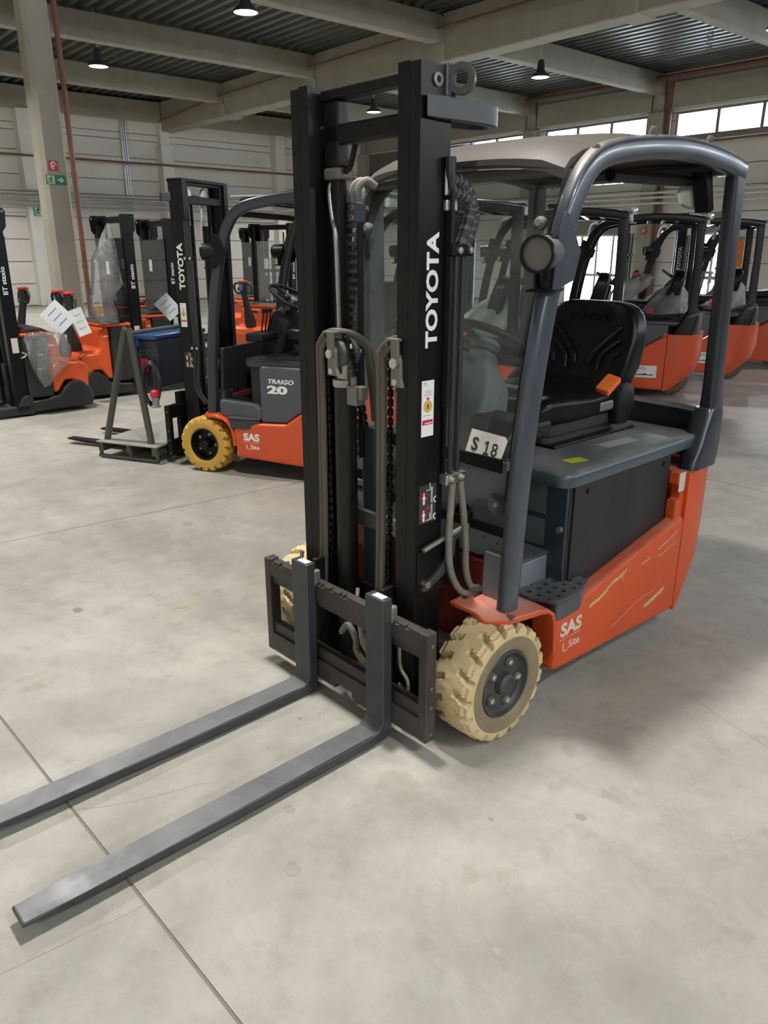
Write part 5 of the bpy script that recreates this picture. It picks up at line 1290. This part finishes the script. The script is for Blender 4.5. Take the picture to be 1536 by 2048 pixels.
    for s in (1, -1):
        ya = (0, -1, 0) if s > 0 else (0, 1, 0)
        text('BT staxio', 'brand_lettering', M_PAPER, t, (s * .3706, .075 if s > 0 else .035, 1.16), (0, 0, 1), ya, .25, .042, .015)
        decal('rail_label', M_PLACARD, t, (s * .3706, .035, .62), (0, s, 0) if s > 0 else (0, -1, 0), (0, 0, 1), .06 * (1 if s > 0 else -1), .14)
    G().tube(cr([(.36, .12, .62), (.39, .15, .60), (.40, .12, .58), (.38, .1, .57)], 4), .009, 6).build('hook', M_CHROME, t)
    return t
P0 = thing('pallet_stacker', 'x', 'stacker', group='orange pallet stackers')
stacker(P0)
spec = [(-6.36, .95, -3, 'orange stacker at the picture edge facing away from column, film on its side'),
        (-6.76, 2.5, 180, 'orange stacker with tall film hanging from mast, in front of column'),
        (-7.75, .98, 0, 'stacker directly behind the one at the picture edge'),
        (-9.2, 1.0, 4, 'rear stacker farthest from the camera along the picture edge'),
        (-7.56, 3.42, 178, 'orange stacker whose tiller tag hangs beside the charger rack'),
        (-9.15, 4.1, 150, 'orange stacker just left of the second truck mast'),
        (-10.9, 5.0, 165, 'orange stacker in the back row left of the second truck mast'),
        (-7.95, 5.45, 195, 'stacker seen under the guard of the second truck, near its steering wheel'),
        (-9.75, 6.35, 175, 'orange stacker in the back row beyond the second truck cab')]
STK = []
for i, (x, y, ph, lb) in enumerate(spec):
    o = P0 if i == 0 else copy_tree(P0)
    o['label'] = lb; place(o, x, y, ph); STK.append(o)
def tagpaper(lb, x, y, z, rz, tilt, w, h, blue=True):
    t = thing('paper_tag', lb, 'tag', (0, 0, z), 0, 'papers tied to tillers')
    g = G(); g.m = Matrix.Rotation(tilt, 4, 'X'); g.box(-.0015, .0015, -w / 2, w / 2, -h, 0); g.build('sheet', M_PAPER, t, None)
    g = G(); g.m = Matrix.Rotation(tilt, 4, 'X')
    for k in range(3): g.box(.0016, .0022, -w / 4, w / 4, -h * .25 * (k + 1), -h * .25 * (k + 1) + .008)
    g.build('print', M_BLUETAG if blue else M_GREYINK, t, None)
    G().tube([(0, 0, 0), (-.02, 0.01, .07)], .004, 5).build('string', mat('green_tie', (0.05, 0.35, 0.1), 0.5), t)
    place(t, x, y, rz); t.location.z = z
    return t
tagpaper('white paper tag on the tiller above the film bag', -5.98, 1.34, 1.03, -30, .75, .22, .26)
tagpaper('folded white paper tag hanging from the tiller at column foot', -6.02, 1.62, 1.0, -10, .3, .13, .27, False)
tagpaper('tilted white paper tag left of the charger rack', -6.75, 2.93, 1.02, -30, .7, .2, .26)
bag('film_bag', 'clear film bag draped over the side of the stacker at picture edge', [(-5.93, 1.2, .80, .05, .1), (-5.9, 1.25, .76, .07, .2), (-5.88, 1.27, .65, .06, .2), (-5.88, 1.27, .5, .05, .17), (-5.89, 1.22, .38, .04, .09), (-5.9, 1.2, .3, .02, .03)], (0, 0), 0, M_BAG, seed=31)
bag('film_bag', 'tall clear film hanging from the mast of the stacker by column', [(-6.4, 2.24, 1.82, .01, .015), (-6.4, 2.22, 1.7, .04, .06), (-6.4, 2.16, 1.45, .06, .14), (-6.39, 2.14, 1.2, .08, .17), (-6.39, 2.05, 1.05, .05, .12), (-6.39, 2.08, .9, .06, .14), (-6.39, 2.14, .8, .05, .1)], (0, 0), 0, M_BAG, seed=42)
